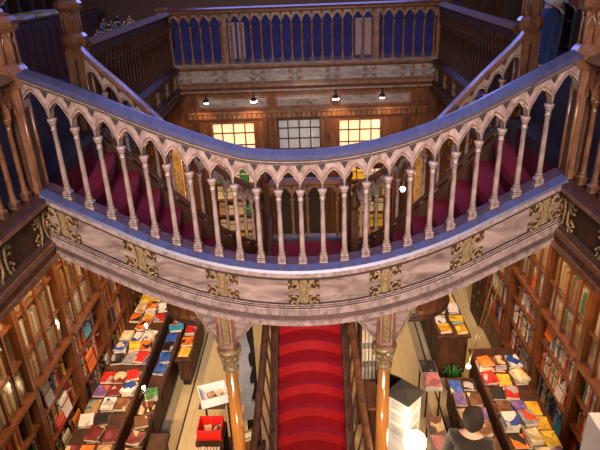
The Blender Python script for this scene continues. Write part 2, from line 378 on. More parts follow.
# lower far wall with entrance door and two lit windows
mb = MB()
def wall_holes(mb, x0, x1, z0, z1, y0, y1, holes, mat):
    xs = sorted({x0, x1}|{h[0] for h in holes}|{h[1] for h in holes}); zs = sorted({z0, z1}|{h[2] for h in holes}|{h[3] for h in holes})
    for i in range(len(xs)-1):
        for k in range(len(zs)-1):
            cx = (xs[i]+xs[i+1])/2; cz = (zs[k]+zs[k+1])/2
            if any(h[0] < cx < h[1] and h[2] < cz < h[3] for h in holes): continue
            mb.box(xs[i], xs[i+1], y0, y1, zs[k], zs[k+1], mat)
FW = 11.30
wall_holes(mb, -3.6, 3.6, 0, 4.02, FW, FW+.18, [(-1.98, -1.04, 1.9, 3.16), (.62, 1.54, 1.9, 3.16), (-.62, .30, 2.1, 3.2)], M['mid']); struct('wall_lower_far', mb)
mb = MB(); mb.box(-2.4, 2.4, FW-.07, FW, 3.22, 3.34, M['mid']); mb.box(-2.4, 2.4, FW-.10, FW, 3.34, 3.38, M['newel'])
for i in range(48):
    x = -2.35+i*.1; mb.box(x-.025, x+.025, FW-.085, FW-.07, 3.24, 3.32, M['newel'])
tag(mb.build('trim_2'), kind='structure')
mb = MB()
for (a, b) in ((-2.2, -.75), (-.62, .52), (.64, 2.1)):
    mb.box(a, b, FW-.02, FW, 3.42, 3.66, M['newel']); mb.box(a+.05, b-.05, FW-.03, FW-.02, 3.46, 3.62, M['fascia'])
mb.tube([(-.18, FW-.05, 3.5), (-.1, FW-.06, 3.56), (-.05, FW-.06, 3.5), (0, FW-.06, 3.56), (.1, FW-.05, 3.5)], .02, M['gilt'])
tag(mb.build('trim_3'), kind='structure')
def window(name, x0, x1, z0, z1, nx, nz, mat, fm='mid'):
    mb = MB(); f = .045; FMt = M[fm]
    root = bpy.data.objects.new(name, None); COL.objects.link(root); root.location = ((x0+x1)/2, FW+.05, z0); tag(root, kind='structure'); X = off(root.location)
    mb.box(x0, x0+f, FW-.03, FW+.09, z0, z1, FMt); mb.box(x1-f, x1, FW-.03, FW+.09, z0, z1, FMt); mb.box(x0+f, x1-f, FW-.03, FW+.09, z1-f, z1, FMt); mb.box(x0+f, x1-f, FW-.03, FW+.09, z0, z0+f, FMt)
    for i in range(1, nx): x = x0+(x1-x0)*i/nx; mb.box(x-.012, x+.012, FW+.02, FW+.05, z0+f, z1-f, FMt)
    for i in range(1, nz): z = z0+(z1-z0)*i/nz; mb.box(x0+f, x1-f, FW+.022, FW+.048, z-.012, z+.012, FMt)
    wf = mb.build('window_frame', root, X)
    mb = MB(); mb.box(x0+f, x1-f, FW+.033, FW+.037, z0+f, z1-f, M['glass']); mb.build('pane', wf, X)
    mb = MB(); n = 60; vs = []; fs = []
    for k in range(n+1):
        x = x0+f+(x1-x0-2*f)*k/n; y = FW+.10+.012*math.sin(k*1.3)
        vs += [(x, y, z0+f), (x, y, z1-f)]
    for k in range(n): fs.append((2*k, 2*k+1, 2*k+3, 2*k+2))
    mb.add(vs, fs, mat, True); mb.build('curtain', root, X)
window('window_1', -1.98, -1.04, 1.9, 3.16, 4, 5, M['curtain']); window('window_2', .62, 1.54, 1.9, 3.16, 4, 5, M['curtain'])
mb = MB(); mb.box(-.60, .28, FW-.05, FW, 0, 2.1, M['ebony'])
for k_ in range(2): mb.box(-.54+.42*k_, -.20+.42*k_, FW-.07, FW-.05, .3, 1.9, M['ebony'])
struct('door_1', mb)
window('window_5', -.62, .30, 2.1, 3.2, 4, 5, M['curtaing'], 'dark')
mb = MB(); mb.box(-4, 4, FW+.6, FW+.7, 0, 4.02, M['black']); struct('wall_outer', mb)
# carved posts between windows on far wall
for k, x in enumerate((-.85, -.72, .42, 2.0, -2.25)):
    mb = MB(); mb.box(x-.045, x+.045, FW-.06, FW, 0, 3.22, M['dark']); tag(mb.build('trim_%d' % (k+4)), kind='structure')

# upper windows (out of frame; far one gives the rail sheen, near one is added)
def upper_window(name, x0, x1, z0, z1, y):
    mb = MB(); n = 6
    for i in range(n+1): x = x0+(x1-x0)*i/n; mb.box(x-.03, x+.03, y, y+.1, z0, z1, M['newel'])
    for i in range(4): z = z0+(z1-z0)*i/3; mb.box(x0, x1, y+.01, y+.09, z-.025, z+.025, M['newel'])
    struct(name, mb)
upper_window('window_3', -2.6, 2.6, 6.6, 9.3, 14.02); upper_window('added_near_window', -2, 2, 6.4, 9, -3.12)  # near frame is invented to go with the added key light

# ------------------------------------------------------------------ the bowed bridge balustrade
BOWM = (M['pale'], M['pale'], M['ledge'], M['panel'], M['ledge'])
bow = make_balustrade('bridge_balustrade', 'pale carved gothic balustrade bowing down across the stairwell under a bluish handrail', 'balustrade',
                      fr_bow, -2.12, 2.12, 23, 110, (0, 4.2, 3.09), BOWM, ros=(-2.0, -1.37, -.69, 0, .69, 1.37, 2.0), edge=.19)
# carved underside brackets + pilasters + columns
for s, side in ((-1, 'left'), (1, 'right')):
    x = s*.73; y = 4.33
    root = empty('carved_column', (x, y, 0), 'amber varnished column with gilded capital under the bow, %s of the red stairs' % side, 'column', 'columns carrying the bow'); X = off((x, y, 0))
    mb = MB(); mb.bbox(x-.12, x+.12, y-.12, y+.12, 0, .25, M['newel'], .02); mb.lathe(x, y, [(.11, .25), (.11, .29), (.08, .31), (.095, .34), (.07, .37)], 16, M['newel']); mb.build('plinth', root, X)
    mb = MB(); mb.lathe(x, y, [(.062, .37), (.066, 1.4), (.058, 2.52)], 20, M['amber']); mb.build('shaft', root, X)
    mb = MB(); mb.lathe(x, y, [(.060, 2.510), (.078, 2.520), (.078, 2.540), (.062, 2.550), (.066, 2.610), (.092, 2.690), (.10, 2.720), (.115, 2.730), (.115, 2.760)], 16, M['gilt'])
    for k in range(8):
        a = k*PI/4; mb.ball((x+.082*math.cos(a), y+.082*math.sin(a), 2.665), .024, M['gilt']); mb.ball((x+.070*math.cos(a+.4), y+.070*math.sin(a+.4), 2.590), .016, M['gilt'])
    mb.build('capital', root, X)
    mb = MB(); zt = 3.18+sag(.73)
    mb.bbox(x-.085, x+.085, y-.075, y+.10, 2.76, zt, M['newel'], .01)
    for a0, a1, b0, b1 in ((-.055, -.042, 2.82, zt-.05), (.042, .055, 2.82, zt-.05), (-.055, .055, 2.81, 2.825), (-.055, .055, zt-.06, zt-.045)): mb.box(x+a0, x+a1, y-.088, y-.074, b0, b1, M['pale'])
    mb.box(x-.028, x+.028, y-.086, y-.074, 2.85, zt-.08, M['gilt']); mb.build('impost_block', root, X)
    # spandrel brackets, inner and outer
    for q, R in ((-s, .36), (s, .30)):
        mb = MB(); n = 12; lo = []; hi = []
        for k in range(n+1):
            t = k/n; xx = x+q*(.085+R*t); zz = 2.84+(3.17+sag(xx)-.015-2.84)*math.sin(t*PI/2)**1.15*.97
            lo.append((xx, zz)); hi.append((xx, max(3.175+sag(xx), zz+.01)))
        for o0, o1 in ((-.035, .035),):
            vs = []; fs = []
            for (a, b), (c, d) in zip(lo, hi): vs += [(a, y-.045, b), (c, y-.045, d), (a, y+.045, b), (c, y+.045, d)]
            for k in range(n): i = 4*k; fs += [(i, i+1, i+5, i+4), (i+2, i+6, i+7, i+3), (i, i+4, i+6, i+2), (i+1, i+3, i+7, i+5)]
            mb.add(vs, fs, M['panel'])
        mb.tube([(a, y-.05, b) for a, b in lo], .009, M['pale'])
        mb.tube([(a+(0), y-.05, b+.035) for a, b in lo[:9]], .006, M['gilt'])
        for k in range(4):
            cx = x+q*(.13+.055*k); cz = 3.08+sag(x)-.01*k; 
            sp = [(cx+math.cos(a)*.004*a, y-.05, cz+math.sin(a)*.004*a) for a in [j*.8 for j in range(9)]]
            mb.tube(sp, .0055, M['gilt'], 5)
        mb.build('spandrel_bracket', root, X)

# ------------------------------------------------------------------ newel posts
def newel(name, x, y, zb, z0, w, label, group, big=True, mat=None):
    mat = mat or M['newel']
    root = empty(name, (x, y, zb), label, 'newel post', group); X = off((x, y, zb)); h = w/2
    mb = MB(); mb.bbox(x-h, x+h, y-h, y+h, zb, z0-.02, mat, .01)
    for sx in (-1, 1):
        for sy in (-1, 1): mb.lathe(x+sx*h, y+sy*h, [(.016, zb+.05), (.016, z0-.06)], 8, mat)
        mb.box(x+sx*(h+.004)-.004, x+sx*(h+.004)+.004, y-h*.12, y+h*.12, zb+.15, z0-.15, M['groove']); mb.box(x-h*.12, x+h*.12, y+sx*(h+.004)-.004, y+sx*(h+.004)+.004, zb+.15, z0-.15, M['groove'])  # dark strips in place of carved grooves, shade put into the colour
    mb.build('shaft', root, X)
    R = max(h*1.45, .125); r8 = PI/8
    mb = MB(); mb.lathe(x, y, [(R*.75, -.05), (R*1.0, .0), (R*1.12, .03), (R*1.12, .09), (R*.95, .12), (R*.80, .135)], 8, mat, z0, r8, smooth=False); mb.build('collar', root, X)
    mb = MB(); mb.lathe(x, y, [(R*.72, .13), (R*.72, .36)], 8, mat, z0, r8, smooth=False)
    for k in range(8):
        a = k*PI/4+r8; mb.lathe(x+R*.76*math.cos(a), y+R*.76*math.sin(a), [(.013, .135), (.011, .33), (.017, .36)], 6, mat, z0)
        a = k*PI/4; c, s_ = math.cos(a), math.sin(a); rr = R*.672+.006
        mb.tube([(x+c*rr-s_*q*.03, y+s_*rr+c*q*.03, z0+zz) for q, zz in ((-1, .16), (-1, .26), (-.5, .31), (0, .335), (.5, .31), (1, .26), (1, .16))], .006, M['pale'], 5)
    mb.build('panelled_head', root, X)
    mb = MB(); mb.lathe(x, y, [(R*.8, .355), (R*1.1, .39), (R*1.15, .41), (R*1.15, .44), (R*.95, .47), (R*.5, .50), (R*.42, .53)], 8, mat, z0, r8, smooth=False); mb.build('cornice', root, X)
    mb = MB(); mb.lathe(x, y, [(R*.42, .52), (R*.85, .58), (R*1.0, .65), (R*.9, .73), (R*.5, .80), (R*.3, .84), (R*.36, .87), (R*.12, .95), (.002, 1.0)], 12, M['ledge'], z0, r8); mb.build('finial', root, X)
    return root
for s, side in ((-1, 'left'), (1, 'right')):
    newel('newel_post', s*2.19, 4.36, 4.28, 5.27, .13, 'large octagonal newel post at the near %s end of the bowed balustrade' % side, 'near newel posts')
    newel('newel_post', s*2.56, 6.66, 4.05, 5.27, .18, 'octagonal topped newel post where the far stair rail meets the %s gallery' % side, 'far newel posts')

# ------------------------------------------------------------------ gallery balustrades
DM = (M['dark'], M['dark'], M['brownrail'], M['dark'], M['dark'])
NM = (M['newel'], M['newel'], M['brownrail'], M['dark'], M['dark'])  # near side rails: their shade is put into the darker woods
for s, side in ((-1, 'left'), (1, 'right')):
    fr, L = frame_line((s*2.2, 4.28, 4.37), (s*2.30, .75, 4.37), (-s, 0))
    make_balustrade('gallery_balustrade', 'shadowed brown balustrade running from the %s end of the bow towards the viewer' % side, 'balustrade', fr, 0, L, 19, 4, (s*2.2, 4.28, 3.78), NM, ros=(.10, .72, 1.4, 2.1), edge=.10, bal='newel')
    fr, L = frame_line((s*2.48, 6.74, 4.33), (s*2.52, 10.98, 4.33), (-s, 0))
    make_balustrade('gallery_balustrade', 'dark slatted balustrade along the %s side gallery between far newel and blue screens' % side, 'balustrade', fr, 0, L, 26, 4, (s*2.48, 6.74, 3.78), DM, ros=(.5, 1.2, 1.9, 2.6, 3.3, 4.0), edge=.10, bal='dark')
FM = (M['newel'], M['newel'], M['mid'], M['fascia'], M['fascia'])
fr, L = frame_line((-2.60, 11.05, 4.37), (2.52, 11.05, 4.37), (0, -1))
farb = make_balustrade('far_balustrade', 'far gallery balustrade with blue cloth behind its pointed arches and grey carved fascia', 'balustrade', fr, 0, L, 27, 4, (0, 11.05, 3.72), FM, ros=(.28, .98, 1.70, 2.41, 3.12, 3.83, 4.55, 4.95), edge=.10, bal='newel', orn=('fascia', 'newel'))
X = off((0, 11.05, 3.72))
for (a, b) in ((-2.45, -1.45), (-1.09, .93), (1.29, 2.45)):
    mb = MB(); mb.box(a, b, 11.12, 11.135, 4.40, 5.24, M['blue']); mb.build('blue_cloth_panel', farb, X)
for a in (-1.42, .96):
    for q in (0, .17):
        mb = MB(); mb.box(a+q, a+q+.13, 11.10, 11.12, 4.42, 5.08, M['palep']); mb.build('pale_panel', farb, X)
    mb = MB(); mb.box(a-.03, a+.33, 11.14, 11.15, 4.40, 5.24, M['blue']); mb.build('blue_cloth_panel', farb, X)
for x, nm in ((-2.62, 'left'), (2.53, 'right')):
    mb = MB(); mb.bbox(x-.08, x+.08, 11.0, 11.16, 4.3, 5.32, M['newel'], .01); mb.bbox(x-.1, x+.1, 10.98, 11.18, 5.32, 5.38, M['newel'], .015)
    tag(mb.build('corner_post'), 'square brown corner post at the %s end of the far balustrade' % nm, 'post', 'corner posts')
for x in (-1.47, 1.34):
    mb = MB(); mb.bbox(x-.045, x+.045, 10.955, 11.0, 4.31, 5.2, M['newel'], .01)
    mb.build('pilaster_strip', farb, X)

# ------------------------------------------------------------------ side arms of the staircase
def lerp(a, b, t): return a+(b-a)*t
def arm_edges(t, s):
    # near edge and far edge plan curves from gallery to central landing
    N = [(-2.22, 4.6), (-1.87, 4.95), (-1.5, 5.25), (-1.07, 5.9), (-.62, 6.95)]
    Fp = [(-2.48, 6.52), (-2.0, 6.56), (-1.5, 6.6), (-1.03, 6.85), (-.62, 7.45)]
    def cr(P, t):
        n = len(P)-1; k = min(int(t*n), n-1); f = t*n-k
        p0 = P[max(k-1, 0)]; p1 = P[k]; p2 = P[k+1]; p3 = P[min(k+2, n)]
        return tuple(.5*((2*p1[i])+(-p0[i]+p2[i])*f+(2*p0[i]-5*p1[i]+4*p2[i]-p3[i])*f*f+(-p0[i]+3*p1[i]-3*p2[i]+p3[i])*f**3) for i in (0, 1))
    a = cr(N, t); b = cr(Fp, t); return (s*-a[0], a[1]), (s*-b[0], b[1])
for s, side in ((-1, 'left'), (1, 'right')):
    base = (s*1.4, 6, 2.05)
    root = empty('side_stair', base, 'crimson carpeted stair arm descending from the %s gallery to the middle landing' % side, 'stairs', 'stair arms'); X = off(base)
    NS = 9; rise = 2.25/NS; m = 8
    def ruling(t):
        a, b = arm_edges(t, s); pts = []
        for j in range(m+1):
            f = j/m; x = lerp(a[0], b[0], f); y = lerp(a[1], b[1], f)
            x += -s*.10*math.sin(PI*f)
            pts.append((x, y))
        return pts
    for k in range(NS):
        z = 4.3-rise*(k+1)+.0; r0 = ruling(k/NS); r1 = ruling((k+1)/NS+.012)
        mb = MB(); vs = [(x, y, z+rise) for x, y in r0]+[(x, y, z) for x, y in r0]+[(x, y, z) for x, y in r1]+[(x, y, z-.10) for x, y in r1]+[(x, y, z-.10) for x, y in r0]
        fs = []
        for rr in range(4):
            for j in range(m): i = rr*(m+1)+j; fs.append((i, i+1, i+m+2, i+m+1))
        for j in range(m): i = 4*(m+1)+j; fs.append((i, i+1, j+1, j))
        n_ = m+1
        fs.append((0, n_, 2*n_, 3*n_, 4*n_)); fs.append((m, n_+m, 2*n_+m, 3*n_+m, 4*n_+m))
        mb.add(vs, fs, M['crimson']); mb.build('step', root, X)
    # soffit shell and stringers
    mb = MB(); n = 30
    def zz(t): return 4.3-2.25*t
    rows = []
    for k in range(n+1):
        t = k/n; a, b = arm_edges(t, s); z = zz(t)
        rows.append([(a[0], a[1]-.02, z+.10), (a[0], a[1]-.06, z+.08), (a[0], a[1]-.06, z-.14), (lerp(a[0], b[0], .06), lerp(a[1], b[1], .06)-.04, z-.18), (lerp(a[0], b[0], .25), lerp(a[1], b[1], .25), z-.28),
                     (lerp(a[0], b[0], .75), lerp(a[1], b[1], .75), z-.38), (b[0], b[1]+.05, z-.42), (b[0], b[1]+.06, z+.10), (b[0], b[1]+.0, z+.12)])
    vs = [p for r in rows for p in r]; q = len(rows[0]); fs = []
    for k in range(n):
        for j in range(q-1): i = k*q+j; fs.append((i, i+1, i+q+1, i+q))
    mb.add(vs, fs, M['mid'], True); mb.build('soffit', root, X)
    mb = MB()
    for o_, h0 in ((.0, .12),):
        mb.tube([(arm_edges(k/n, s)[0][0], arm_edges(k/n, s)[0][1]-.065, zz(k/n)+h0) for k in range(n+1)], .022, M['dark'])
    mb.tube([(arm_edges(k/n, s)[1][0], arm_edges(k/n, s)[1][1]-.01, zz(k/n)+.14) for k in range(n+1)], .035, M['dark'])
    mb.build('stringer_moulding', root, X)
    mb = MB(); cx, cy = s*1.07, 5.30
    mb.lathe(cx, cy, [(.30, 2.66), (.42, 2.64), (.45, 2.66), (.455, 2.70), (.43, 2.72), (.435, 2.76), (.46, 2.95), (.47, 3.05), (.3, 3.06)], 36, M['mid'])
    dr = mb.build('drum', root, X)
    mb = MB(); mb.tube([(cx+.45*math.cos(a*PI/18), cy+.45*math.sin(a*PI/18), 2.675) for a in range(37)], .028, M['dark'], 8); mb.build('rim_moulding', dr, X)
    # far rail of arm
    nseg = 40; tab = []; acc = 0; prev = None
    for k in range(nseg+1):
        b = arm_edges(k/nseg*.93+.02, s)[1]
        if prev: acc += math.dist(prev, b)
        prev = b; tab.append((acc, b[0], b[1], k/nseg*.93+.02))
    def fr_arm(u, o, v, tab=tab, s=s):
        u = max(0, min(u, tab[-1][0]))
        for k in range(len(tab)-1):
            if tab[k+1][0] >= u: break
        a, b = tab[k], tab[k+1]; f = (u-a[0])/(b[0]-a[0]); x = lerp(a[1], b[1], f); y = lerp(a[2], b[2], f); t = lerp(a[3], b[3], f)
        dx = b[1]-a[1]; dy = b[2]-a[2]; L = math.hypot(dx, dy); nx, ny = dy/L, -dx/L
        if ny > 0: nx, ny = -nx, -ny
        drop = 2.25*t
        return (x+nx*o, y+ny*o, 4.30-drop+v+.06)
    L = tab[-1][0]
    make_balustrade('stair_balustrade', 'pale carved raking balustrade on the far side of the %s stair arm' % side, 'balustrade', fr_arm, .02, L, 12, 40, (s*2.4, 6.6, 4.0), (M['pale'], M['newel'], M['newel'], M['dark'], M['dark']), string=False, edge=.16)
    mb = MB(); sweep(mb, fr_arm, [(-.04, -.26), (.06, -.26), (.06, .03), (-.04, .03)], .02, L, 40, M['dark']); mb.build('string_board', root, X)

# central landing, back balustrade, landing newels
mb = MB(); mb.box(-.60, .60, 7.20, 8.02, 1.90, 2.05, M['mid']); lo = mb.build('stair_landing'); tag(lo, 'small crimson carpeted landing between the two stair arms', 'landing')
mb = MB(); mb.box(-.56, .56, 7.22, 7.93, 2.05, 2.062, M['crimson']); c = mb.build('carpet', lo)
mb = MB()
for x in (-.5, .5):
    for y in (7.3, 7.9): mb.lathe(x, y, [(.06, 0), (.05, .1), (.05, 1.8), (.07, 1.9)], 10, M['dark'])
mb.build('landing_legs', lo)
def fr_back(u, o, v):
    y = 7.98+.10*math.cos(u*1.4); return (u, y-o, 2.08+v)
make_balustrade('landing_balustrade', 'small bowed balustrade at the back of the stair landing, seen through the near arches', 'balustrade', fr_back, -.58, .58, 5, 20, (0, 8, 2.06), (M['newel'], M['newel'], M['newel'], M['dark'], M['ledge']), string=False, edge=.12, bal='newel')
mb = MB(); sweep(mb, fr_back, [(-.05, -.02), (.09, -.02), (.09, .03), (-.05, .03)], -.58, .58, 16, M['ledge']); tag(mb.build('landing_kerb'), 'polished bluish kerb rail at the foot of the landing balustrade', 'kerb')
for s, side in ((-1, 'left'), (1, 'right')):
    for (x, y, h) in ((.62, 8.0, 3.25), (.66, 7.12, 3.15)):
        mb = MB(); xx = s*x
        mb.bbox(xx-.05, xx+.05, y-.05, y+.05, 1.6, h-.2, M['dark'], .01); mb.lathe(xx, y, [(.05, h-.2), (.08, h-.15), (.08, h-.1), (.05, h-.06), (.035, h), (.002, h+.12)], 8, M['dark'])
        tag(mb.build('landing_newel'), 'dark pointed newel %s of the landing, %s' % (side, 'by its back rail' if y > 7.5 else 'at the top of the flight'), 'newel post', 'landing newels')

# ------------------------------------------------------------------ ground flight
root = empty('central_flight', (0, 4.27, 0), 'bright red carpeted flight of curved steps rising under the bow between two columns', 'stairs'); X = off((0, 4.27, 0))
NS = 12; rise = 2.05/NS; tr = 2.88/NS; m = 12
def arc(x, w): return .15*(1-(x/w)**2)
for k in range(NS):
    z1 = 2.05-rise*k; z0 = z1-rise; yb_ = 7.15-tr*k; w = .44
    mb = MB(); xs = [-w+2*w*j/m for j in range(m+1)]
    # riser from z1 (nosing of upper level) at y=yb down to z0, then tread forward to yb-tr
    P0 = [(x, yb_+arc(x, w)-.03, z1) for x in xs]; P1 = [(x, yb_+arc(x, w)-.03, z1-.03) for x in xs]; P2 = [(x, yb_+arc(x, w), z1-.04) for x in xs]; P3 = [(x, yb_+arc(x, w)-.002, z0) for x in xs]; P4 = [(x, yb_-tr+arc(x, w)-.02, z0) for x in xs]
    P5 = [(x, yb_-tr+arc(x, w)-.02, z0-.03) for x in xs]; Pb = [(x, yb_+arc(x, w)+.02, z0-.12) for x in xs]; Pt = [(x, yb_+arc(x, w)+.02, z1-.003) for x in xs]
    rowsL = [Pt, P0, P1, P2, P3, P4, P5, Pb]; vs = sum(rowsL, []); n_ = m+1; fs = []
    for r in range(len(rowsL)):
        r2 = (r+1) % len(rowsL)
        for j in range(m): fs.append((r*n_+j, r*n_+j+1, r2*n_+j+1, r2*n_+j))
    fs.append(tuple(r*n_ for r in range(8))); fs.append(tuple(r*n_+m for r in range(8)))
    mb.add(vs, fs, M['red']); mb.build('step', root, X)
for s in (-1, 1):
    def hx(t): return s*(.50+.20*t**2.2)
    mb = MB(); n = 16
    vs = []; fs = []
    for k in range(n+1):
        t = k/n; y = 7.15-2.98*t; z = 2.05-2.12*t
        for dx, dz in ((-.05, .14), (.05, .14), (.05, -.25), (-.05, -.25)): vs.append((s*(.47+(.05 if 0 else 0))+dx, y, max(z+dz, .0)))
    for k in range(n):
        for j in range(4): a = 4*k+j; b = 4*k+(j+1) % 4; fs.append((a, b, b+4, a+4))
    fs += [(0, 1, 2, 3), tuple(range(4*n, 4*n+4))]
    mb.add(vs, fs, M['dark']); mb.build('stringer', root, X)
    mb = MB(); mb.tube([(hx(k/n), 7.1-2.9*k/n, 2.05+.80-2.02*k/n) for k in range(n+1)], .045, M['dark'] if s < 0 else M['mid'], 10); mb.build('handrail', root, X)
    for k in range(1, 14):
        t = k/14; y = 7.1-2.9*t; z = 2.05-2.02*t
        mb = MB(); mb.lathe(0, 0, [(.022, -.02), (.022, .06), (.013, .09), (.012, .62), (.024, .70), (.024, .79)], 8, M['dark'])
        zc = z+.06
        o = mb.build('baluster', root, lambda a, b, c, y=y, zc=zc, t=t: X(a+s*.47+(hx(t)-s*.47)*max(0, c)/.79, b+y, c+zc))
    mb = MB(); x = s*.72; mb.bbox(x-.07, x+.07, 4.10, 4.24, 0, .95, M['newel'], .01); mb.ball((x, 4.17, 1.03), .085, M['newel'], 12); mb.build('newel', root, X)

# ------------------------------------------------------------------ bookcases
Z_SH = [.52, .96, 1.39, 1.84]; Z_UP = [2.28, 2.74, 3.2, 3.66]
EDG = {-1: [3.80, 4.86, 5.88, 6.95, 7.95], 1: [4.05, 5.17, 6.27, 7.40, 8.45]}
BAYN = ['bay nearest the viewer', 'second bay from the viewer', 'third bay from the viewer', 'farthest bay']
for s, side in ((-1, 'left'), (1, 'right')):
    for bi in range(4):
        y0, y1 = EDG[s][bi], EDG[s][bi+1]; base = (s*3.25, (y0+y1)/2, 0)
        root = empty('bookcase', base, 'tall brown bookcase on the %s wall, %s' % (side, BAYN[bi]), 'bookcase', 'bookcases on the %s wall' % side); X = off(base)
        fx = s*3.05; bx = s*3.42
        def bxs(mb, xa, xb, *r): mb.box(*sorted((xa, xb)), *r)
        mb = MB(); bxs(mb, s*3.39, bx, y0+.03, y1-.03, 0, 3.72, M['tanb'] if 'tanb' in M else M['wall']); mb.build('back_panel', root, X)
        mb = MB()
        for yy, ya in ((y0+.004, y0+.045), (y1-.045, y1-.004)):
            bxs(mb, fx, s*3.39, yy, ya, .0, 3.72, M['mid']); bxs(mb, fx-s*.03, fx, yy, ya, 0, 3.72, M['mid'])
        mb.build('side_panel', root, X)
        mb = MB(); bxs(mb, fx-s*.005, s*3.39, y0+.045, y1-.045, .02, .49, M['mid'])
        for k in range(2):
            a = y0+.08+k*(y1-y0-.12)/2; bxs(mb, fx-s*.02, fx-s*.005, a, a+(y1-y0-.2)/2, .08, .44, M['mid'])
        mb.build('cupboard', root, X)
        for z in Z_SH[1:3]+Z_UP[:3]:
            mb = MB(); bxs(mb, fx+s*.005, s*3.39, y0+.045, y1-.045, z-.028, z, M['mid']); mb.build('shelf', root, X)
        mb = MB(); bxs(mb, fx-s*.05, s*3.39, y0+.045, y1-.045, 3.63, 3.72, M['mid']); mb.build('cornice', root, X)
        for za, zb_ in ((1.80, 1.85), (.49, .52)): mb = MB(); bxs(mb, fx-s*.05, s*3.39, y0+.045, y1-.045, za, zb_, M['mid']); mb.build('ledge', root, X)
        nm = 4
        for k in range(1, nm):
            yy = y0+(y1-y0)*k/nm
            mb = MB(); bxs(mb, fx-s*.01, fx+s*.015, yy-.016, yy+.016, 1.85, 3.63, M['mid']); mb.build('mullion', root, X)
        mb = MB(); bxs(mb, fx+s*.017, fx+s*.020, y0+.045, y1-.045, 1.85, 3.63, M['glass']); mb.build('glass_pane', root, X)
# book mesh cache (cover box with page block)
CACHE = {}
def book_mesh(col, w, d, h, kind):
    """standing: w = spine thickness along y, d = depth x, h height. lying: same box laid flat"""
    key = (col, w, d, h, kind)
    if key in CACHE: return CACHE[key]
    mb = MB(); c = BM[col] if kind == 'stand' else BL[col]; t = .003
    if kind == 'stand':   # spine faces -x
        mb.box(0, t, -w/2, w/2, 0, h, c); mb.box(0, d, -w/2, -w/2+t, 0, h, c); mb.box(0, d, w/2-t, w/2, 0, h, c)
        mb.box(t, d-.006, -w/2+t, w/2-t, .003, h-.004, M['pages'])
    else:                 # lying, w = thickness, h along y
        mb.box(-d/2, d/2, -h/2, h/2, 0, t, c); mb.box(-d/2, d/2, -h/2, h/2, w-t, w, c); mb.box(-d/2, -d/2+t, -h/2, h/2, 0, w, c)
        mb.box(-d/2+t, d/2-.004, -h/2+.004, h/2-.004, t, w-t, M['pages'])
    o = mb.build('book'); CACHE[key] = o.data; bpy.data.objects.remove(o); return CACHE[key]
def put_book(col, w, d, h, kind, loc, rz, label, group, rx=0, name='book'):
    o = bpy.data.objects.new(name, book_mesh(col, w, d, h, kind)); COL.objects.link(o); o.location = loc; o.rotation_euler = (rx, 0, rz)
    return tag(o, label, name.split('_')[-1], group)
PALR = ['cream']*8+['white']*7+['tan']*4+['brown']*2+['grey']*2+['red']*2+['orange']*2+['blue', 'navy', 'black', 'maroon', 'yellow', 'green', 'pink']
PALL = ['cream']*3+['white']*2+['tan']*4+['brown']*4+['maroon']*3+['orange']*3+['red']*2+['blue', 'navy', 'black', 'yellow', 'green', 'grey']
WS = (.024, .032, .044); HS = (.27, .31, .34)
ROWN = ['lowest row', 'middle row', 'upper row']
THIRD = ['near', 'middle', 'far']
def shelf_row(s, side, bi, r, pal, stuff=None, z=None, upper=False):
    y0, y1 = EDG[s][bi]+.06, EDG[s][bi+1]-.06; y = y0; z = Z_SH[r] if z is None else z
    while y < y1-.05:
        if s < 0 and random.random() < .045: y += .09; continue
        w = random.choice(WS); h = random.choice(HS); c = random.choice(pal); dep = .2
        x = s*3.05+s*random.choice((.05, .06, .075))
        if stuff is not None:
            xx = sorted((x, x+s*dep)); stuff.box(xx[0], xx[1], y, y+w*.95, z, z+h, BM[c])
        else:
            third = THIRD[min(2, int((y-y0)/(y1-y0)*3))]; size = {.27: 'short', .31: 'medium-height', .34: 'tall'}[h]
            lab = '%s %s book, %s of %s bookcase, %s third of %s' % (size, c, ROWN[r], side, third, 'second bay' if bi == 1 else 'third bay')
            put_book(c, w, dep, h, 'stand', (x, y+w/2, z), 0 if s > 0 else PI, lab, 'books in the %s of the %s bookcase' % (ROWN[r], side), rx=0)
        y += w+.002
for s, side, pal, bays in ((1, 'right', PALR, (1, 2)), (-1, 'left', PALL, (1, 2))):
    for bi in bays:
        for r in range(3): shelf_row(s, side, bi, r, pal)
    st = MB()
    for bi in range(4):
        if bi in bays: continue
        for r in range(3): shelf_row(s, side, bi, r, pal, st)
    tag(st.build('shelf_books', recalc=False), 'remaining rows of mixed books in the outermost bays of the %s bookcases' % side, 'books', kind='stuff')
    st = MB()
    pl = ['cream', 'white', 'grey', 'cream', 'tan', 'green', 'white', 'pink', 'tan'] if s > 0 else ['tan', 'cream', 'brown', 'grey', 'tan', 'white']
    for bi in range(4):
        for z in [1.85]+Z_UP[:3]: shelf_row(s, side, bi, 0, pl, st, z, True)
    tag(st.build('cabinet_books', recalc=False), 'pale books crowded behind glass in the upper cabinets on the %s wall' % side, 'books', kind='stuff')
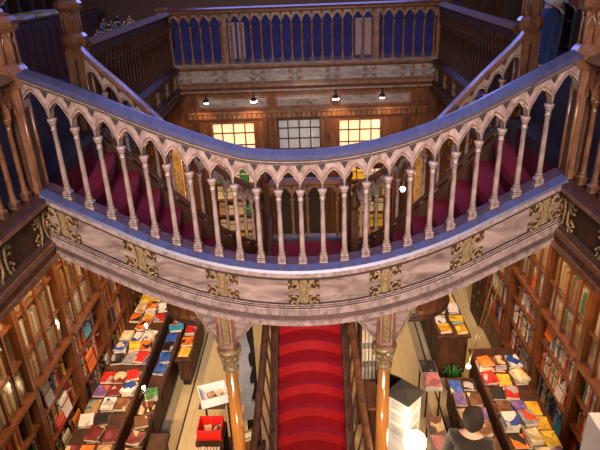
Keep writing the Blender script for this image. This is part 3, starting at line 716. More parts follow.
# face-out books on the left shelves (lean on the row)
for (c, y, z, w, h) in (('turquoise', 6.42, 1.46, .20, .15), ('orange', 6.35, .96, .22, .26), ('white', 5.45, .96, .20, .28), ('red', 5.25, .96, .2, .12), ('cream', 5.3, .52, .18, .25), ('orange', 5.65, .52, .2, .24), ('white', 6.9, .52, .15, .25), ('grey', 5.15, 1.39, .18, .28)):
    mb = MB(); mb.box(0, .02, -w/2, w/2, 0, h, BM[c]); o = mb.build('hardback'); o.location = (-3.075, y, z+.0); o.rotation_euler = (0, -.12, 0)
    tag(o, '%s hardback facing out on left bookcase, %s tabletop height, %s' % (c, 'above' if z > 1 else 'near', ('beside the near pilaster' if y < 5.6 else 'beyond the middle pilaster')), 'hardback', 'face-out books')
for (c, y, z, w, h) in (('white', 5.55, .96, .17, .27), ('orange', 6.05, 1.50, .2, .2), ('turquoise', 5.4, .53, .2, .26), ('orange', 6.75, 1.85, .15, .2)):
    mb = MB(); mb.box(-.02, 0, -w/2, w/2, 0, h, BM[c]); o = mb.build('hardback'); o.location = (3.095, y, z); o.rotation_euler = (0, .12, 0)
    tag(o, '%s hardback facing out on the right bookcase, %s' % (c, {.96: 'middle row of second bay', 1.50: 'upper row of second bay', .53: 'lowest row of second bay', 1.85: 'upper cabinet of third bay'}[z]), 'hardback', 'face-out books')

# carved end panels beyond the bookcases
for s, side in ((-1, 'left'), (1, 'right')):
    y0 = EDG[s][4]+.02; mb = MB(); xx = sorted((s*2.98, s*3.42)); mb.box(xx[0], xx[1], y0, y0+.55, 0, 3.72, M['dark'])
    for k in range(14):
        z = .4+k*.24
        for yy in (y0+.14, y0+.40): 
            mb.tube([(s*2.975, yy+math.cos(a)*.02*a/2*.8, z+math.sin(a)*.02*a/2) for a in [j*.8 for j in range(9)]], .008, M['gilt'], 5)
    tag(mb.build('carved_panel'), 'dark carved scrollwork panel beyond the %s bookcases' % side, 'panel', 'carved panels')

# ------------------------------------------------------------------ display tables
def table(name, x0, x1, y0, y1, h, label, mat):
    root = empty(name, ((x0+x1)/2, (y0+y1)/2, 0), label, 'table'); X = off(root.location)
    mb = MB(); mb.bbox(x0, x1, y0, y1, h-.05, h, mat, .008); mb.build('tabletop', root, X)
    mb = MB(); mb.box(x0+.04, x1-.04, y0+.04, y1-.04, .12, h-.05, M['dark'])
    n = int((y1-y0)/.55)
    for k in range(n):
        a = y0+.06+k*(y1-y0-.12)/n; b = a+(y1-y0-.12)/n-.05
        for xe, d in ((x0+.04, -1), (x1-.04, 1)): mb.box(*sorted((xe, xe+d*.012)), a, b, .18, h-.1, M['dark'])
    mb.build('base_cabinet', root, X)
    mb = MB(); mb.box(x0+.07, x1-.07, y0+.07, y1-.07, 0, .12, M['black']); mb.build('plinth', root, X); return root
table('display_table', -2.96, -2.36, 4.3, 8.9, .84, 'high book table along the left bookcases, covered with books', M['dark'])
table('display_table', -2.355, -2.12, 4.6, 8.6, .60, 'low dark book ledge in front of the high left table', M['dark'])
table('display_table', -2.115, -1.86, 4.7, 5.55, .50, 'short low display block at the near end of the left aisle', M['dark'])
table('display_table', -2.115, -1.86, 7.0, 8.3, .54, 'short low display block at the far end of the left aisle', M['dark'])
table('display_table', 2.30, 2.90, 4.3, 6.75, .84, 'high book table along the right bookcases, covered with books', M['dark'])
table('display_table', 1.90, 2.295, 4.4, 6.4, .60, 'low dark book ledge in front of the high right table', M['dark'])
table('display_table', 1.92, 2.42, 7.05, 9.3, .84, 'far right table under warm light, crowded with bright covers', M['dark'])

def stack_books(x0, x1, y0, y1, z, pals, where, n_max=3, dy=.27, dx=.22, fixed=None):
    ny = int((y1-y0)/dy); nx = max(1, int(round((x1-x0)/dx))); i = 0
    sx = (x1-x0)/nx
    for j in range(ny):
        for k in range(nx):
            cx = x0+sx*(k+.5); cy = y0+dy*(j+.5); n = random.choice(range(1, n_max+1)); zz = z; jx = random.uniform(-.015, .015); jy = random.uniform(-.02, .02)
            if random.random() < .06: continue
            for q in range(n):
                c = random.choice(pals); w = random.choice((.022, .032, .042)); d = random.choice((.16, .18)); h = random.choice((.21, .235))
                rz = random.uniform(-.3, .3)*(1 if q else .5)+(PI/2 if random.random() < .12 and sx > .2 else 0)
                rowp = ['near end', 'near half', 'halfway', 'far half', 'far end'][min(4, int(j/ny*5))]
                colp = '' if nx == 1 else [', aisle side', ', middle line', ', wall side'][(0 if k == 0 else 2 if k == nx-1 else 1) if x0 > 0 else (2 if k == 0 else 0 if k == nx-1 else 1)]
                lay = 'top of pile' if q == n-1 and n > 1 else 'single' if n == 1 else 'bottom of pile' if q == 0 else 'mid pile'
                lab = '%s paperback %s, %s%s, %s' % (c, where, rowp, colp, lay)
                put_book(c, w, min(d, sx-.015), min(h, dy-.02), 'lie', (cx+jx, cy+jy, zz), rz, lab, 'paperbacks '+where, name='paperback')
                zz += w+.0005
            i += 1
MIXL = ['white', 'cream', 'orange', 'red', 'brown', 'black', 'maroon', 'navy', 'purple', 'maroon', 'brown', 'tan', 'orange', 'white']
DARK = ['black', 'navy', 'grey', 'blue', 'black', 'green', 'maroon', 'brown']
COLF = ['white', 'orange', 'red', 'blue', 'black', 'cream', 'grey', 'white', 'turquoise', 'yellow']
stack_books(-2.94, -2.38, 4.75, 6.4, .84, MIXL, 'on high left table', 2)
stack_books(-2.94, -2.38, 6.5, 8.7, .84, COLF+['white', 'orange', 'cream'], 'on high left table beyond the lamp', 2)
stack_books(-2.345, -2.13, 4.65, 6.5, .60, DARK+['brown', 'cream'], 'on low left ledge', 2, dx=.3)
stack_books(-2.345, -2.13, 6.55, 8.5, .60, COLF, 'on low left ledge beyond the lamp', 2, dx=.3)
stack_books(-2.10, -1.87, 4.73, 5.53, .50, ['black', 'grey', 'navy', 'blue'], 'on near block of left aisle', 1, dx=.3)
stack_books(-2.10, -1.87, 7.05, 8.25, .54, COLF, 'on far block of left aisle', 2, dx=.3)
stack_books(2.32, 2.88, 4.55, 6.7, .84, ['white', 'grey', 'black', 'white', 'cream', 'orange', 'purple', 'brown', 'red', 'yellow', 'white', 'grey'], 'on high right table', 4)
stack_books(1.91, 2.28, 4.45, 6.35, .60, ['grey', 'brown', 'blue', 'black', 'maroon', 'purple', 'tan', 'brown'], 'on low right ledge', 1, dx=.18)
stack_books(1.94, 2.40, 7.08, 9.28, .84, ['cream', 'yellow', 'orange', 'white', 'cream', 'tan', 'orange', 'turquoise'], 'on far right table', 2)
# named extras
def thing_mesh(mb, name, label, cat, group=None): return tag(mb.build(name), label, cat, group)

# flat leaflet boxes on floor side of right ledge, at (435,370) and (440,400)
def low_stand(x0, x1, y0, y1, h, label, cols):
    root = empty('leaflet_stand', ((x0+x1)/2, (y0+y1)/2, 0), label, 'stand'); X = off(root.location)
    mb = MB(); mb.bbox(x0, x1, y0, y1, h-.06, h, M['paper'], .005); mb.build('tray', root, X)
    for a in (x0+.03, x1-.03):
        for b in (y0+.03, y1-.03): mb = MB(); mb.lathe(a, b, [(.012, 0), (.012, h-.06)], 6, M['black']); mb.build('leg', root, X)
    for k, c in enumerate(cols):
        a = y0+(y1-y0)*k/len(cols); put_book(c, .022, (x1-x0)*.9, (y1-y0)/len(cols)*.92, 'lie', ((x0+x1)/2, a+(y1-y0)/len(cols)/2, h+.001), 0, '%s booklet lying on the %s' % (c, label), 'booklets on the aisle stands', name='booklet')
low_stand(1.60, 1.84, 6.25, 6.85, .55, 'pale low leaflet stand in right aisle', ['pink', 'black'])
low_stand(1.50, 1.72, 4.75, 5.75, .50, 'nearer leaflet stand in right aisle', ['tan', 'pink', 'brown'])

# book cart by the left column
def cart():
    x, y = -1.26, 5.62; root = empty('book_cart', (x, y, 0), 'tiered display cart left of the column holding a white tray and a red box', 'stand'); X = off((x, y, 0))
    mb = MB()
    for sx in (-.15, .15):
        for yy in (4.95, 5.80): mb = MB(); mb.lathe(x+sx, yy, [(.014, 0), (.014, .95 if yy > 5.5 else .55)], 6, M['black']); mb.build('leg', root, X)
    mb = MB(); mb.box(x-.17, x+.17, 5.5, 5.84, .93, .95, M['dark']); mb.box(x-.17, x+.17, 5.15, 5.5, .70, .72, M['dark']); mb.box(x-.17, x+.17, 4.9, 5.15, .48, .5, M['dark']); mb.box(x-.17, x+.17, 4.9, 5.84, .10, .12, M['dark'])
    for yy in (5.15, 5.5): mb.box(x-.17, x+.17, yy-.008, yy+.008, .12, .72, M['dark'])
    mb.build('shelf', root, X)
cart()
def bin_(x, y, z, w, d, h, mat, label, rz=0, name='tray'):
    mb = MB(); t = .012
    mb.box(-w/2, w/2, -d/2, d/2, 0, t, mat)
    for a in (-w/2, w/2-t): mb.box(a, a+t, -d/2, d/2, t, h, mat)
    for a in (-d/2, d/2-t): mb.box(-w/2+t, w/2-t, a, a+t, t, h, mat)
    o = mb.build(name); o.location = (x, y, z); o.rotation_euler = (0, 0, rz); return tag(o, label, 'box')
bin_(-1.26, 5.68, .951, .36, .30, .13, M['white'], 'white open tray on the display cart left of the column', .35)
put_book('tan', .03, .10, .16, 'lie', (-1.28, 5.68, .965), .5, 'tan booklet lying in the white tray', 'tray contents', name='booklet'); put_book('cream', .03, .08, .14, 'lie', (-1.20, 5.72, .965), -.3, 'cream booklet lying in the white tray', 'tray contents', name='booklet')
bin_(-1.26, 5.32, .721, .30, .26, .15, M['redbin'], 'bright red open box on the display cart below the white tray', 0, 'box')
put_book('cream', .03, .09, .14, 'lie', (-1.30, 5.34, .735), .2, 'cream booklet in the red box', 'red box contents', name='booklet'); put_book('brown', .03, .09, .14, 'lie', (-1.19, 5.34, .735), -.2, 'brown booklet in the red box', 'red box contents', name='booklet')
for k, c in enumerate(['red', 'brown', 'white', 'black', 'orange', 'blue', 'maroon', 'purple']):
    put_book(c, .032, .14, .21, 'stand', (-1.40+.038*k, 5.10, .501), -PI/2, '%s book upright in the lowest tier of the cart' % c, 'books on the cart', name='booklet')
# papers rack between column and flight
def rack():
    x, y = -.86, 5.75; root = empty('paper_rack', (x, y, 0), 'rack of grey white newspapers between the left column and the stairs', 'rack'); X = off((x, y, 0))
    mb = MB(); mb.box(x-.02, x+.16, y+.07, y+.09, 0, 1.95, M['black']); mb.box(x-.06, x+.2, y-.1, y+.12, 0, .03, M['black']); mb.build('frame', root, X)
    for k in range(5):
        z = .55+k*.27
        mb = MB(); vs = []
        n = 8
        for i in range(n+1):
            t = i/n; vs += [(x-.05+.02*math.sin(t*5+k), y+.04-.10*t-.02*math.sin(t*3), z+.26-.26*t), (x+.10+.02*math.sin(t*4+k), y+.05-.10*t+.01*math.sin(t*3), z+.26-.25*t)]
        vs2 = [(a, b+.012, c) for a, b, c in vs]; fs = []
        m_ = len(vs)
        for i in range(n): fs += [(2*i, 2*i+1, 2*i+3, 2*i+2), (m_+2*i, m_+2*i+2, m_+2*i+3, m_+2*i+1)]
        fs += [(0, m_, m_+1, 1)]; mb.add(vs+vs2, fs, M['grey'], True)
        mb.build('newspaper', root, X, recalc=False)
rack()
# picture frame leaning by the flight, white sheet on stand
mb = MB(); mb.box(-.11, .11, -.01, .01, 0, .30, M['gilt']); mb.box(-.085, .085, -.013, -.009, .025, .275, M['paper']); mb.box(-.05, .05, -.016, -.012, .06, .22, BM['brown'])
o = mb.build('picture_frame'); o.location = (-.76, 5.05, .62); o.rotation_euler = (-.35, 0, .5); tag(o, 'small gilt picture frame leaning beside the foot of the red steps', 'picture frame')
mb = MB(); mb.box(-.92, -.62, 4.95, 5.2, 0, .62, M['dark']); thing_mesh(mb, 'plinth_box', 'dark plinth under the gilt picture frame', 'plinth')
mb = MB(); mb.box(-1.25, -.86, 4.5, 4.84, .80, .83, M['white']); mb.box(-1.23, -.88, 4.52, 4.82, .05, .80, M['dark']); mb.box(-1.2, -.9, 4.55, 4.8, 0, .05, M['black']); thing_mesh(mb, 'counter', 'small counter with a white top at the bottom edge beside the left column', 'counter')

# right kiosk with lamp
def kiosk():
    x, y, z0 = 1.07, 4.98, 0; root = empty('display_kiosk', (x, y, 0), 'square kiosk with dark flat roof and lit white notices right of the column', 'kiosk', rz=0); X = off((x, y, 0))
    a = .80; c, s_ = math.cos(a), math.sin(a)
    def xf(px, py, pz): return X(x+c*px-s_*py, y+s_*px+c*py, pz)
    mb = MB(); mb.bbox(-.16, .16, -.16, .16, 1.58, 1.62, M['olive'], .01); mb.lathe(0, 0, [(.20, 1.62), (.03, 1.65)], 4, M['olive'], 0, PI/4, smooth=False); mb.build('roof', root, xf)
    mb = MB(); mb.box(-.13, .13, -.13, .13, .0, 1.58, M['white']); mb.build('body', root, xf)
    for fi in range(4):
        for r in range(3):
            mb = MB(); zc = 1.48-r*.17; mb.box(-.105, .105, -.137, -.131, zc-.07, zc+.07, M['paper'])
            for q in range(4):
                mb.box(-.08, .08-.03*(q % 2), -.139, -.1371, zc+.045-q*.03, zc+.053-q*.03, M['grey'])
            an = fi*PI/2; ca, sa = math.cos(an), math.sin(an)
            mb.build('notice', root, lambda px, py, pz, ca=ca, sa=sa: xf(ca*px-sa*py, sa*px+ca*py, pz))
kiosk()
root = empty('globe_lamp', (1.12, 4.55, 0.1), 'glowing opal globe lamp on a stand in front of the white kiosk', 'lamp'); 
mb = MB(); mb.lathe(0, 0, [(.12, -.1), (.12, .02), (.015, .04), (.015, 1.08), (.05, 1.10)], 12, M['brass']); mb.build('stand', root)
mb = MB(); prof = [(max(.125*math.sin(PI*k/12), .001), 1.20-.125*math.cos(PI*k/12)) for k in range(13)]; mb.lathe(0, 0, prof, 20, M['globe']); mb.build('globe', root)
point('globe_light', (1.12, 4.36, 1.42), 8, (1, .75, .42), .1)
# monitor beside kiosk
root = empty('monitor', (.98, 5.6, 1.0), 'small black monitor behind the kiosk by the right column', 'monitor', rz=-.6)
mb = MB(); mb.bbox(-.17, .17, -.015, .015, .12, .36, M['black'], .005); mb.build('screen', root)
mb = MB(); mb.bbox(-.08, .08, -.06, .06, 0, .015, M['black'], .004); mb.box(-.02, .02, .0, .02, .015, .14, M['black']); mb.build('foot', root)
mb = MB(); mb.box(.74, 1.22, 5.42, 5.85, 0, .96, M['dark']); mb.bbox(.70, 1.26, 5.38, 5.89, .96, 1.0, M['mid'], .008); thing_mesh(mb, 'cash_desk', 'dark wooden cash desk behind the right column', 'desk')
# shelving behind right column next to flight
root = empty('card_rack', (.78, 6.35, 0), 'small rack of postcards and booklets between stair handrail and right column', 'rack'); X = off((.78, 6.35, 0))
mb = MB(); mb.box(.66, .68, 6.15, 6.6, 0, 1.9, M['dark']); mb.box(.98, 1.0, 6.15, 6.6, 0, 1.9, M['dark']); mb.box(.68, .98, 6.58, 6.6, 0, 1.9, M['dark'])
for k in range(6): mb.box(.68, .98, 6.2, 6.58, .2+k*.3, .22+k*.3, M['dark'])
mb.build('frame', root, X)
for k in range(6):
    for j in range(6):
        put_book(random.choice(['grey', 'orange', 'tan', 'red', 'brown', 'black', 'maroon']), .042, .14, .21, 'stand', (.71+j*.048, 6.28, .22+k*.3), PI/2+PI, 'upright booklet in rack between stairs and right column, %s shelf' % ['bottom', 'second lowest', 'third lowest', 'third highest', 'second highest', 'top'][k], 'booklets in the card rack', name='booklet')

# table lamps and hanging lamp
def table_lamp(x, y, z, label, e=2.0):
    root = empty('table_lamp', (x, y, z), label, 'lamp', 'table lamps')
    mb = MB(); mb.lathe(0, 0, [(.05, 0), (.05, .012), (.008, .02), (.008, .26)], 10, M['brass']); mb.build('stand', root)
    mb = MB(); prof = [(.024, .36), (.10, .20), (.104, .20), (.028, .365)]
    n = 16; vs = []; fs = []
    for r, zz in prof:
        for i in range(n): vs.append((r*math.cos(2*PI*i/n), r*math.sin(2*PI*i/n), zz))
    for k in range(4):
        for i in range(n): a = k*n+i; b = k*n+(i+1) % n; k2 = ((k+1) % 4)*n; fs.append((a, b, k2+(i+1) % n, k2+i))
    mb.add(vs, fs, M['glass'], True); mb.build('glass_shade', root, recalc=True)
    mb = MB(); mb.ball((0, 0, .385), .024, M['bulb'], 10); mb.build('bulb', root)
    point('lamp_light', (x, y, z+.47), e, WARM, .03)
table_lamp(-2.20, 5.82, .645, 'table lamp with clear cone shade on the low left ledge, nearer one', 4)
table_lamp(-2.42, 6.9, .885, 'table lamp with cone shade between the left tables, farther one', 4)
root = empty('hanging_bulb', (2.13, 6.15, 1.0), 'bare glowing bulb hanging on a twin cord over the right low ledge', 'lamp')
mb = MB(); mb.ball((0, 0, 0), .032, M['bulb'], 10); mb.build('bulb', root)
mb = MB(); mb.lathe(0, 0, [(.014, .03), (.016, .07), (.004, .08)], 8, M['brass']); mb.build('socket', root)
mb = MB(); mb.tube([(0, 0, .07), (-.42, -1.69, 2.34)], .004, M['gilt'], 5); mb.tube([(0, 0, .07), (-.34, -1.69, 2.36)], .004, M['gilt'], 5); mb.build('cord', root)
point('hanging_bulb_light', (2.10, 6.05, 1.12), 7, WARM, .03)
for s, side, z in ((-1, 'left', 2.73), (1, 'right', 2.48)):
    x = s*1.62; root = empty('pendant_lamp', (x, 9, z), 'small bright pendant bulb hanging deep behind the %s arches' % side, 'lamp', 'pendant bulbs')
    mb = MB(); mb.ball((0, 0, 0), .045, M['bulb'], 10); mb.build('bulb', root)
    mb = MB(); mb.tube([(0, 0, .04), (s*.2, 0, 1.5), (s*.95, 0, 1.55)], .006, M['black'], 5); mb.build('cord', root)
    point('pendant_light', (x, 8.9, z-.1), 8, WARM, .05)
# four spotlights under the far gallery
for x, e in ((-1.95, .6), (-1.02, 1), (.58, 1), (1.48, .6)):
    root = empty('spotlight', (x, 10.98, 3.68), 'small bright spotlight under the far gallery, %s' % {-1.95: 'leftmost', -1.02: 'left of the dark door', .58: 'right of the dark door', 1.48: 'rightmost'}[x], 'spotlight', 'spotlights under the far gallery')
    mb = MB(); mb.lathe(0, 0, [(.012, .13), (.012, .02), (.05, .0), (.055, -.05)], 10, M['black']); mb.build('housing', root)
    mb = MB(); mb.lathe(0, 0, [(.002, -.085), (.05*e+.012, -.075), (.055*e+.012, -.052), (.03, -.05)], 12, M['spotb']); mb.build('lens', root)
    spot('spotlight_light', (x, 10.86, 3.56), (x*1.25, 11.3, 2.2), 32*e, (1, .66, .32), 110, .05)

# lit display shelves below the far windows
for s, side, x0, x1 in ((-1, 'left', -1.95, -1.0), (1, 'right', .75, 1.75)):
    y0 = 10.85; root = empty('lit_display_shelf', ((x0+x1)/2, y0, 0), 'brightly lit display shelves full of books by the entrance, %s of the door' % side, 'shelves', 'lit display shelves'); X = off((( x0+x1)/2, y0, 0))
    mb = MB()
    for a in (x0, x1-.03): mb.box(a, a+.03, y0, y0+.34, 0, 2.42, M['mid'])
    mb.box(x0+.03, x1-.03, y0+.32, y0+.34, 0, 2.4, M['mid']); mb.build('carcass', root, X)
    for k in range(7): mb = MB(); mb.box(x0+.03, x1-.03, y0+.01, y0+.32, .15+k*.36, .175+k*.36, M['mid']); mb.build('shelf', root, X)
    for k in range(6):
        x = x0+.05
        while x < x1-.2:
            c = random.choice(['yellow', 'cream', 'white', 'orange', 'tan', 'green', 'cream', 'yellow']); w = random.choice((.15, .18)); h = random.choice((.2, .24, .27))
            mb = MB(); mb.box(0, w, -.01, .015, 0, h, BM[c]); o = mb.build('magazine'); o.location = (x, y0+.08, .176+k*.36); o.rotation_euler = (-.12, 0, 0)
            tag(o, '%s magazine facing out on lit shelves %s of entrance, %s shelf' % (c, side, ['lowest', 'second lowest', 'third lowest', 'third highest', 'second highest', 'top'][k]), 'magazine', 'magazines on the lit %s display' % side); x += w+.02
    spot('display_light', ((x0+x1)/2, 9.9, 3.5), ((x0+x1)/2, 10.9, 1.3), 120, (1, .68, .30), 75, .08)
    # gilded carved posts flanking
    for xx, yy, cc in ((s*1.98 if s > 0 else -2.28, 9.5, ''),):
        mb = MB(); mb.bbox(xx-.09, xx+.09, yy-.09, yy+.09, 0, 3.3, M['gilt'], .01)
        for k in range(24):
            mb.tube([(xx+(.03 if k % 2 else -.03)+math.cos(a)*.008*a, yy-.095, .2+k*.13+math.sin(a)*.008*a) for a in [j*.8 for j in range(9)]], .010, M['amber'], 5)
        for q in (-.08, .08): mb.lathe(xx+q, yy-.09, [(.014, .1), (.014, 3.2)], 6, M['amber'])
        thing_mesh(mb, 'gilded_post', 'gilded carved post lit golden behind the %s arches' % side, 'post', 'gilded posts')
        spot('post_light', (xx-s*.5, yy-1.0, 3.3), (xx, yy, 2.2), 45, (1, .66, .28), 60, .05)
# dark scroll carved panels beneath side galleries at the far end
for s, side in ((-1, 'left'), (1, 'right')):
    mb = MB(); xx = s*2.75; mb.box(xx-.32, xx+.32, 9.9, 9.96, 0, 3.7, M['dark'])
    for k in range(13):
        for q in (-.15, .15):
            z = .4+k*.26; mb.tube([(xx+q+math.cos(a)*.012*a, 9.89, z+math.sin(a)*.012*a) for a in [j*.8 for j in range(10)]], .010, M['amber'], 5)
    thing_mesh(mb, 'scroll_screen', 'dark screen with golden scrolls below the %s gallery far end' % side, 'screen', 'scroll screens')
    spot('screen_light', (s*2.2, 9.0, 3.5), (xx, 9.9, 2.6), 30, (1, .62, .26), 80, .05)

# white cabinet bottom right, plant
mb = MB(); mb.bbox(2.60, 2.96, 3.72, 4.06, 0, 2.14, M['lav'], .006); thing_mesh(mb, 'white_cabinet', 'plain lavender white cabinet at the bottom right corner of the picture', 'cabinet')
mb = MB()
for k in range(14):
    a = k*2.4; r = .05+.006*k; mb.tube([(2.12, 6.85, .10), (2.12+r*math.cos(a), 6.85+r*math.sin(a), .42), (2.12+1.6*r*math.cos(a), 6.85+1.6*r*math.sin(a), .36)], .012, M['plant'], 5, r1=.003)
mb.lathe(2.12, 6.85, [(.06, 0), (.09, .18), (.095, .19)], 12, M['dark']); thing_mesh(mb, 'potted_fern', 'small green leafy plant on the dark floor between the right tables', 'plant')

# ------------------------------------------------------------------ upper gallery furniture
def cabinet_gallery(x0, x1, y0, y1, z1, label, nm='gallery_cabinet'):
    root = empty(nm, ((x0+x1)/2, (y0+y1)/2, 4.3), label, 'cabinet'); X = off(root.location)
    mb = MB(); mb.box(x0, x1, y0, y1, 4.3, z1-.04, M['dark']); mb.build('body', root, X)
    mb = MB(); mb.bbox(x0-.03, x1+.03, y0-.03, y1+.03, z1-.04, z1, M['mid'], .008); mb.build('top', root, X)
    n = int((y1-y0)/.3)
    for k in range(n):
        a = y0+.02+k*(y1-y0-.04)/n; b = a+(y1-y0-.04)/n-.04; mb = MB(); xe = x1 if x0 < 0 else x0; d = 1 if x0 < 0 else -1
        mb.box(*sorted((xe, xe+d*.018)), a, b, 4.38, z1-.12, M['dark']); mb.box(*sorted((xe+d*.018, xe+d*.026)), a+.03, a+.045, 4.42, z1-.16, M['mid']); mb.build('door', root, X)
cabinet_gallery(-4.9, -4.35, 8.2, 12.6, 5.38, 'long dark panelled cabinet along the left gallery wall')
cabinet_gallery(3.1, 3.9, 11.8, 12.6, 5.3, 'dark panelled cabinet in the far right corner of the gallery')
for (x, y, c, h, d) in ((-4.6, 9.55, 'white', .5, .45), (-4.6, 10.15, 'yellow', .5, .5), (-4.62, 10.75, 'white', .5, .5), (-4.6, 9.0, 'turquoise', .4, .35), (3.45, 12.2, 'white', .5, .4)):
    put_book(c, .05, d, h, 'lie', (x, y, 5.381 if x < 0 else 5.301), .1, 'large %s album lying on the %s gallery furniture, %s one' % (c, 'left' if x < 0 else 'right', 'nearer' if y < 10 else 'farther'), 'albums on the gallery furniture', name='album')
for s, side in ((-1, 'left'), (1, 'right')):
    for k in range(5):
        y = 4.2+k*1.95; base = (s*5.0, y, 4.3)
        root = empty('gallery_bookcase', base, 'dark tall bookcase against the %s gallery wall, %s' % (side, ['nearest', 'second from viewer', 'middle', 'second from far end', 'farthest'][k]), 'bookcase', '%s gallery bookcases' % side); X = off(base)
        mb = MB(); xs = sorted((s*4.98, s*5.15)); 
        mb.box(*sorted((s*5.1, s*5.15)), y-.95, y+.95, 4.3, 8.4, M['dark'])
        for j in range(5): yy = y-.95+j*.4625; mb.box(xs[0], xs[1], yy, yy+.05, 4.3, 8.4, M['dark'])
        mb.build('carcass', root, X)
        for j in range(9): mb = MB(); mb.box(*sorted((s*5.0, s*5.15)), y-.93, y+.93, 4.4+j*.45, 4.43+j*.45, M['dark']); mb.build('shelf', root, X)
# counter with small items by the left far balustrade
mb = MB(); mb.box(-3.35, -2.85, 8.6, 10.9, 4.3, 5.02, M['dark']); mb.bbox(-3.38, -2.82, 8.55, 10.9, 5.02, 5.06, M['mid'], .008); thing_mesh(mb, 'gallery_table', 'dark table of small goods behind the left gallery rail', 'table')
for k, c in enumerate(['blue', 'white', 'black', 'grey', 'turquoise', 'pink', 'white', 'navy', 'white', 'purple', 'black', 'cream']):
    y = 8.75+k*.17; mb = MB(); h = random.choice((.12, .18, .24)); mb.box(-.04, .04, -.035, .035, 0, h, BM[c]); mb.lathe(0, 0, [(.03, h), (.02, h+.03), (.02, h+.05)], 8, M['brass'])
    o = mb.build('ornament_box'); o.location = (-2.98-.12*(k % 2), y, 5.061); tag(o, 'small %s souvenir box standing behind the left gallery rail, %s the corner' % (c, ['farther from', 'towards', 'beside'][min(2, k//4)]), 'box', 'souvenirs on the gallery table')

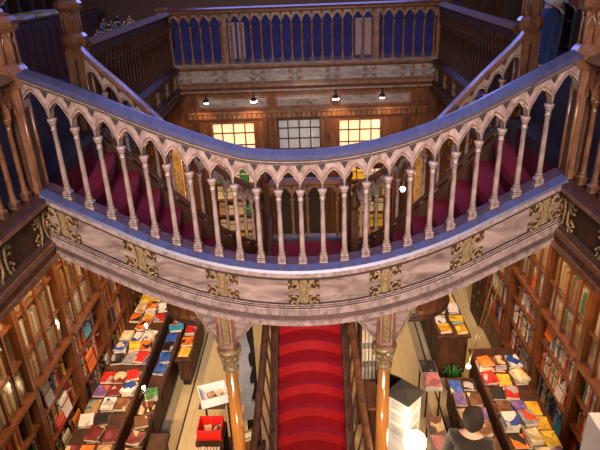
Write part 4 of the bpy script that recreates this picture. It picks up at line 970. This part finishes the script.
# ------------------------------------------------------------------ people
def skin(name, nodes, edges, mat, parent=None, sub=2, root=0):
    me = bpy.data.meshes.new(name); me.from_pydata([n[0] for n in nodes], edges, []); o = bpy.data.objects.new(name, me); COL.objects.link(o)
    o.modifiers.new('skin', 'SKIN'); 
    for i, n in enumerate(nodes):
        sv = me.skin_vertices[0].data[i]; r = n[1]; sv.radius = r if isinstance(r, tuple) else (r, r); sv.use_root = (i == root)
    md = o.modifiers.new('sub', 'SUBSURF'); md.levels = sub; md.render_levels = sub; me.materials.append(mat)
    o.modifiers['skin'].use_smooth_shade = True
    if parent: o.parent = parent
    return o
def person(loc, rz, label, body, legs_mat, top_mat, hair_mat, shoe_mat, stoop=0.0, arm=None, short=False):
    root = empty('person', loc, label, 'person', rz=rz)
    # faces -Y locally
    st = math.tan(stoop)
    def S_(x, y, z): # bend above hip
        if z > .95: y = y-(z-.95)*st
        return (x, y, z)
    N = [(S_(0, 0, .95), .13), (S_(0, .01, 1.12), .12), (S_(0, .01, 1.32), .14), (S_(0, .01, 1.44), .09), (S_(0, 0, 1.52), .052), (S_(0, -.02, 1.58), .065), (S_(0, -.02, 1.67), .085), (S_(0, -.01, 1.74), .05)]
    E = [(i, i+1) for i in range(7)]
    for sx in (-1, 1):
        b = len(N)
        N += [(S_(sx*.10, 0, .90), .09), ((sx*.12, -.01, .50), .058), ((sx*.13, .01, .10), .038), ((sx*.14, -.10, .04), .03)]
        E += [(0, b), (b, b+1), (b+1, b+2), (b+2, b+3)]
        b = len(N)
        el = S_(sx*.24, .03, 1.14); wr = S_(sx*.20, -.16, 1.02) if arm is None else arm[0 if sx < 0 else 1]
        if arm is not None: el = S_(sx*.26, .0, 1.16)
        N += [(S_(sx*.18, 0, 1.41), .052), (el, .038), (wr, .026)]
        E += [(3, b), (b, b+1), (b+1, b+2)]
        w = Vector(wr); d = (w-Vector(el)).normalized(); pal = w+d*.05
        N.append((tuple(pal), (.034, .018))); hb = b+3; E.append((b+2, hb))
        side_v = d.cross(Vector((0, 0, 1))).normalized()
        for fk, ln in enumerate((.06, .07, .065, .05)):
            off_ = side_v*(.024*(fk-1.5)/1.5); f1 = pal+d*.04+off_; f2 = f1+d*ln*.5+Vector((0, 0, -.012)); f3 = f2+d*ln*.4+Vector((0, 0, -.024))
            N += [(tuple(f1), .0085), (tuple(f2), .008), (tuple(f3), .0065)]; q = len(N)-3; E += [(hb, q), (q, q+1), (q+1, q+2)]
        t1 = w+d*.02+side_v*sx*.035; t2 = t1+d*.035+side_v*sx*.015
        N += [(tuple(t1), .011), (tuple(t2), .009)]; q = len(N)-2; E += [(b+2, q), (q, q+1)]
    bo = skin('body', N, E, M['skin'], root)
    # trousers
    n = [(S_(0, 0, .96), .16), (S_(0, 0, 1.04), .145)]; e = [(0, 1)]
    for sx in (-1, 1): b = len(n); n += [(S_(sx*.10, 0, .86), .115), ((sx*.12, -.01, .50), .085), ((sx*.13, .01, .12), .07)]; e += [(0, b), (b, b+1), (b+1, b+2)]
    skin('trousers', n, e, legs_mat, root)
    n = [(S_(0, 0, .98), .165), (S_(0, .01, 1.15), .15), (S_(0, .01, 1.33), .165), (S_(0, .01, 1.43), .12), (S_(0, .0, 1.49), .085)]; e = [(0, 1), (1, 2), (2, 3), (3, 4)]
    for sx in (-1, 1):
        b = len(n); el = S_(sx*.24, .03, 1.14); wr = S_(sx*.205, -.13, 1.035) if arm is None else tuple(Vector(arm[0 if sx < 0 else 1])*.93+Vector(S_(sx*.26, 0, 1.16))*.07)
        if arm is not None: el = S_(sx*.26, .0, 1.16)
        n += [(S_(sx*.18, 0, 1.41), .075), (el, .058), (wr, .045)]; e += [(3, b), (b, b+1), (b+1, b+2)]
    skin('jacket', n, e, top_mat, root)
    mb = MB(); hc = S_(0, .005, 1.67)
    prof = [(.004, .125), (.05, .118), (.088, .085), (.108, .03), (.108, -.03), (.098, -.09), (.07, -.14), (.03, -.15)]
    vs = []; fs = []; nn = 16
    for r, z in prof:
        for i in range(nn):
            a = 2*PI*i/nn; rr = r*(1+.06*math.sin(3*a+z*20)); y = rr*math.sin(a)*1.05+.02
            if z < .04 and y < -.02: y = -.02
            vs.append((hc[0]+rr*math.cos(a), hc[1]+y, hc[2]+z))
    for k in range(len(prof)-1):
        for i in range(nn): a = k*nn+i; b = k*nn+(i+1) % nn; fs.append((a, b, b+nn, a+nn))
    fs += [tuple(range(nn)), tuple(range((len(prof)-1)*nn, len(prof)*nn))]
    mb.add(vs, fs, hair_mat, True); mb.build('hair', root)
    for sx in (-1, 1):
        mb = MB(); mb.ball((hc[0]+sx*.032, hc[1]-.105, hc[2]-.0), .011, M['white'], 8); mb.ball((hc[0]+sx*.032, hc[1]-.115, hc[2]-.0), .005, M['black'], 6); mb.build('eye', root)
    mb = MB(); mb.tube([(hc[0], hc[1]-.11, hc[2]+.005), (hc[0], hc[1]-.135, hc[2]-.035), (hc[0], hc[1]-.11, hc[2]-.045)], .012, M['skin']); mb.build('nose', root)
    mb = MB(); mb.tube([(hc[0]-.022, hc[1]-.10, hc[2]-.07), (hc[0], hc[1]-.108, hc[2]-.068), (hc[0]+.022, hc[1]-.10, hc[2]-.07)], .006, M['redbin']); mb.build('mouth', root)
    for sx in (-1, 1):
        o = skin('shoe', [((sx*.13, .03, .045), .045), ((sx*.135, -.07, .04), .043), ((sx*.14, -.17, .03), .034)], [(0, 1), (1, 2)], shoe_mat, root)
    return root
person((3.86, 9.3, 4.3), .6, 'person in blue jeans and white top standing behind the right far newel', None, M['jeans'], M['whitecl'], M['hair'], M['shoe'])
person((4.22, 8.9, 4.3), 2.6, 'person in a red jumper and black trousers standing on the right gallery', None, M['blackcl'], M['redtop'], M['hair'], M['blackcl'])
person((1.64, 4.36, 0), 2.75, 'dark haired person in a dark jacket browsing the low right ledge, seen from above', None, M['blackcl'], M['browncl'], M['hair'], M['blackcl'], stoop=.25)

# ------------------------------------------------------------------ added warm lamps below the galleries, made up to brighten cabinets, steps and floor
def downlight(x, y, z, e, tx, ty, tz, ang=120, c=WARM):
    root = empty('added_ceiling_lamp', (x, y, z), 'added round brass ceiling lamp under the gallery slab %s' % ('left' if x < 0 else 'right' if x > 0 else 'near'), 'lamp', 'added ceiling lamps')
    mb = MB(); mb.lathe(0, 0, [(.09, 0), (.09, -.04), (.06, -.05)], 12, M['brass']); mb.build('housing', root)
    spot('added_ceiling_light', (x, y, z-.07), (tx, ty, tz), e, c, ang, .08)
side_n = {-1: 'left', 1: 'right'}
for s in (-1, 1):
    for y, e in ((4.6, 110), (6.2, 110), (7.8, 110)):
        root = empty('added_cabinet_lamp', (s*2.47, y, 3.55), 'added brass lamp hanging before the upper cabinets of the %s wall, %s' % (side_n[s], {4.6: 'nearest', 6.2: 'middle', 7.8: 'farthest'}[y]), 'lamp', 'added cabinet lamps')
        mb = MB(); mb.lathe(0, 0, [(.015, .47), (.015, .05), (.07, .0), (.065, -.01)], 10, M['brass']); mb.build('housing', root)
        spot('added_cabinet_light', (s*2.47, y, 3.5), (s*3.05, y, 2.2), e*1.1, WARM, 150, .06)  # added lamp that brightens the glazed cabinets
def pendant(x, y, z, e, tx, ty, tz, ang, c):
    root = empty('added_pendant', (x, y, z), 'added brass pendant lamp under the near gallery, %s' % ('left' if x < 0 else 'right'), 'lamp', 'added near pendant lamps')
    mb = MB(); mb.lathe(0, 0, [(.02, .12), (.12, .0), (.11, -.01)], 14, M['brass']); mb.build('shade', root)
    mb = MB(); mb.tube([(0, 0, .1), (0, 0, 4.02-z)], .006, M['black'], 6); mb.build('cord', root)
    spot('added_pendant_spot', (x, y, z-.05), (tx, ty, tz), e, c, ang, .06)
pendant(-.35, .4, 1.9, 310, 0, 5.8, 1.3, 40, (1, .72, .5)); pendant(.35, .4, 1.9, 310, 0, 5.8, 1.3, 40, (1, .72, .5))  # added lamps out of view that brighten the stair risers
downlight(-1.7, .3, 4.02, 1900, -1.75, 7.0, 0, 31, (1, .74, .44)); downlight(1.7, .3, 4.02, 1500, 1.6, 7.0, 0, 31, (1, .74, .44))  # added lamps out of view that brighten the aisle floor
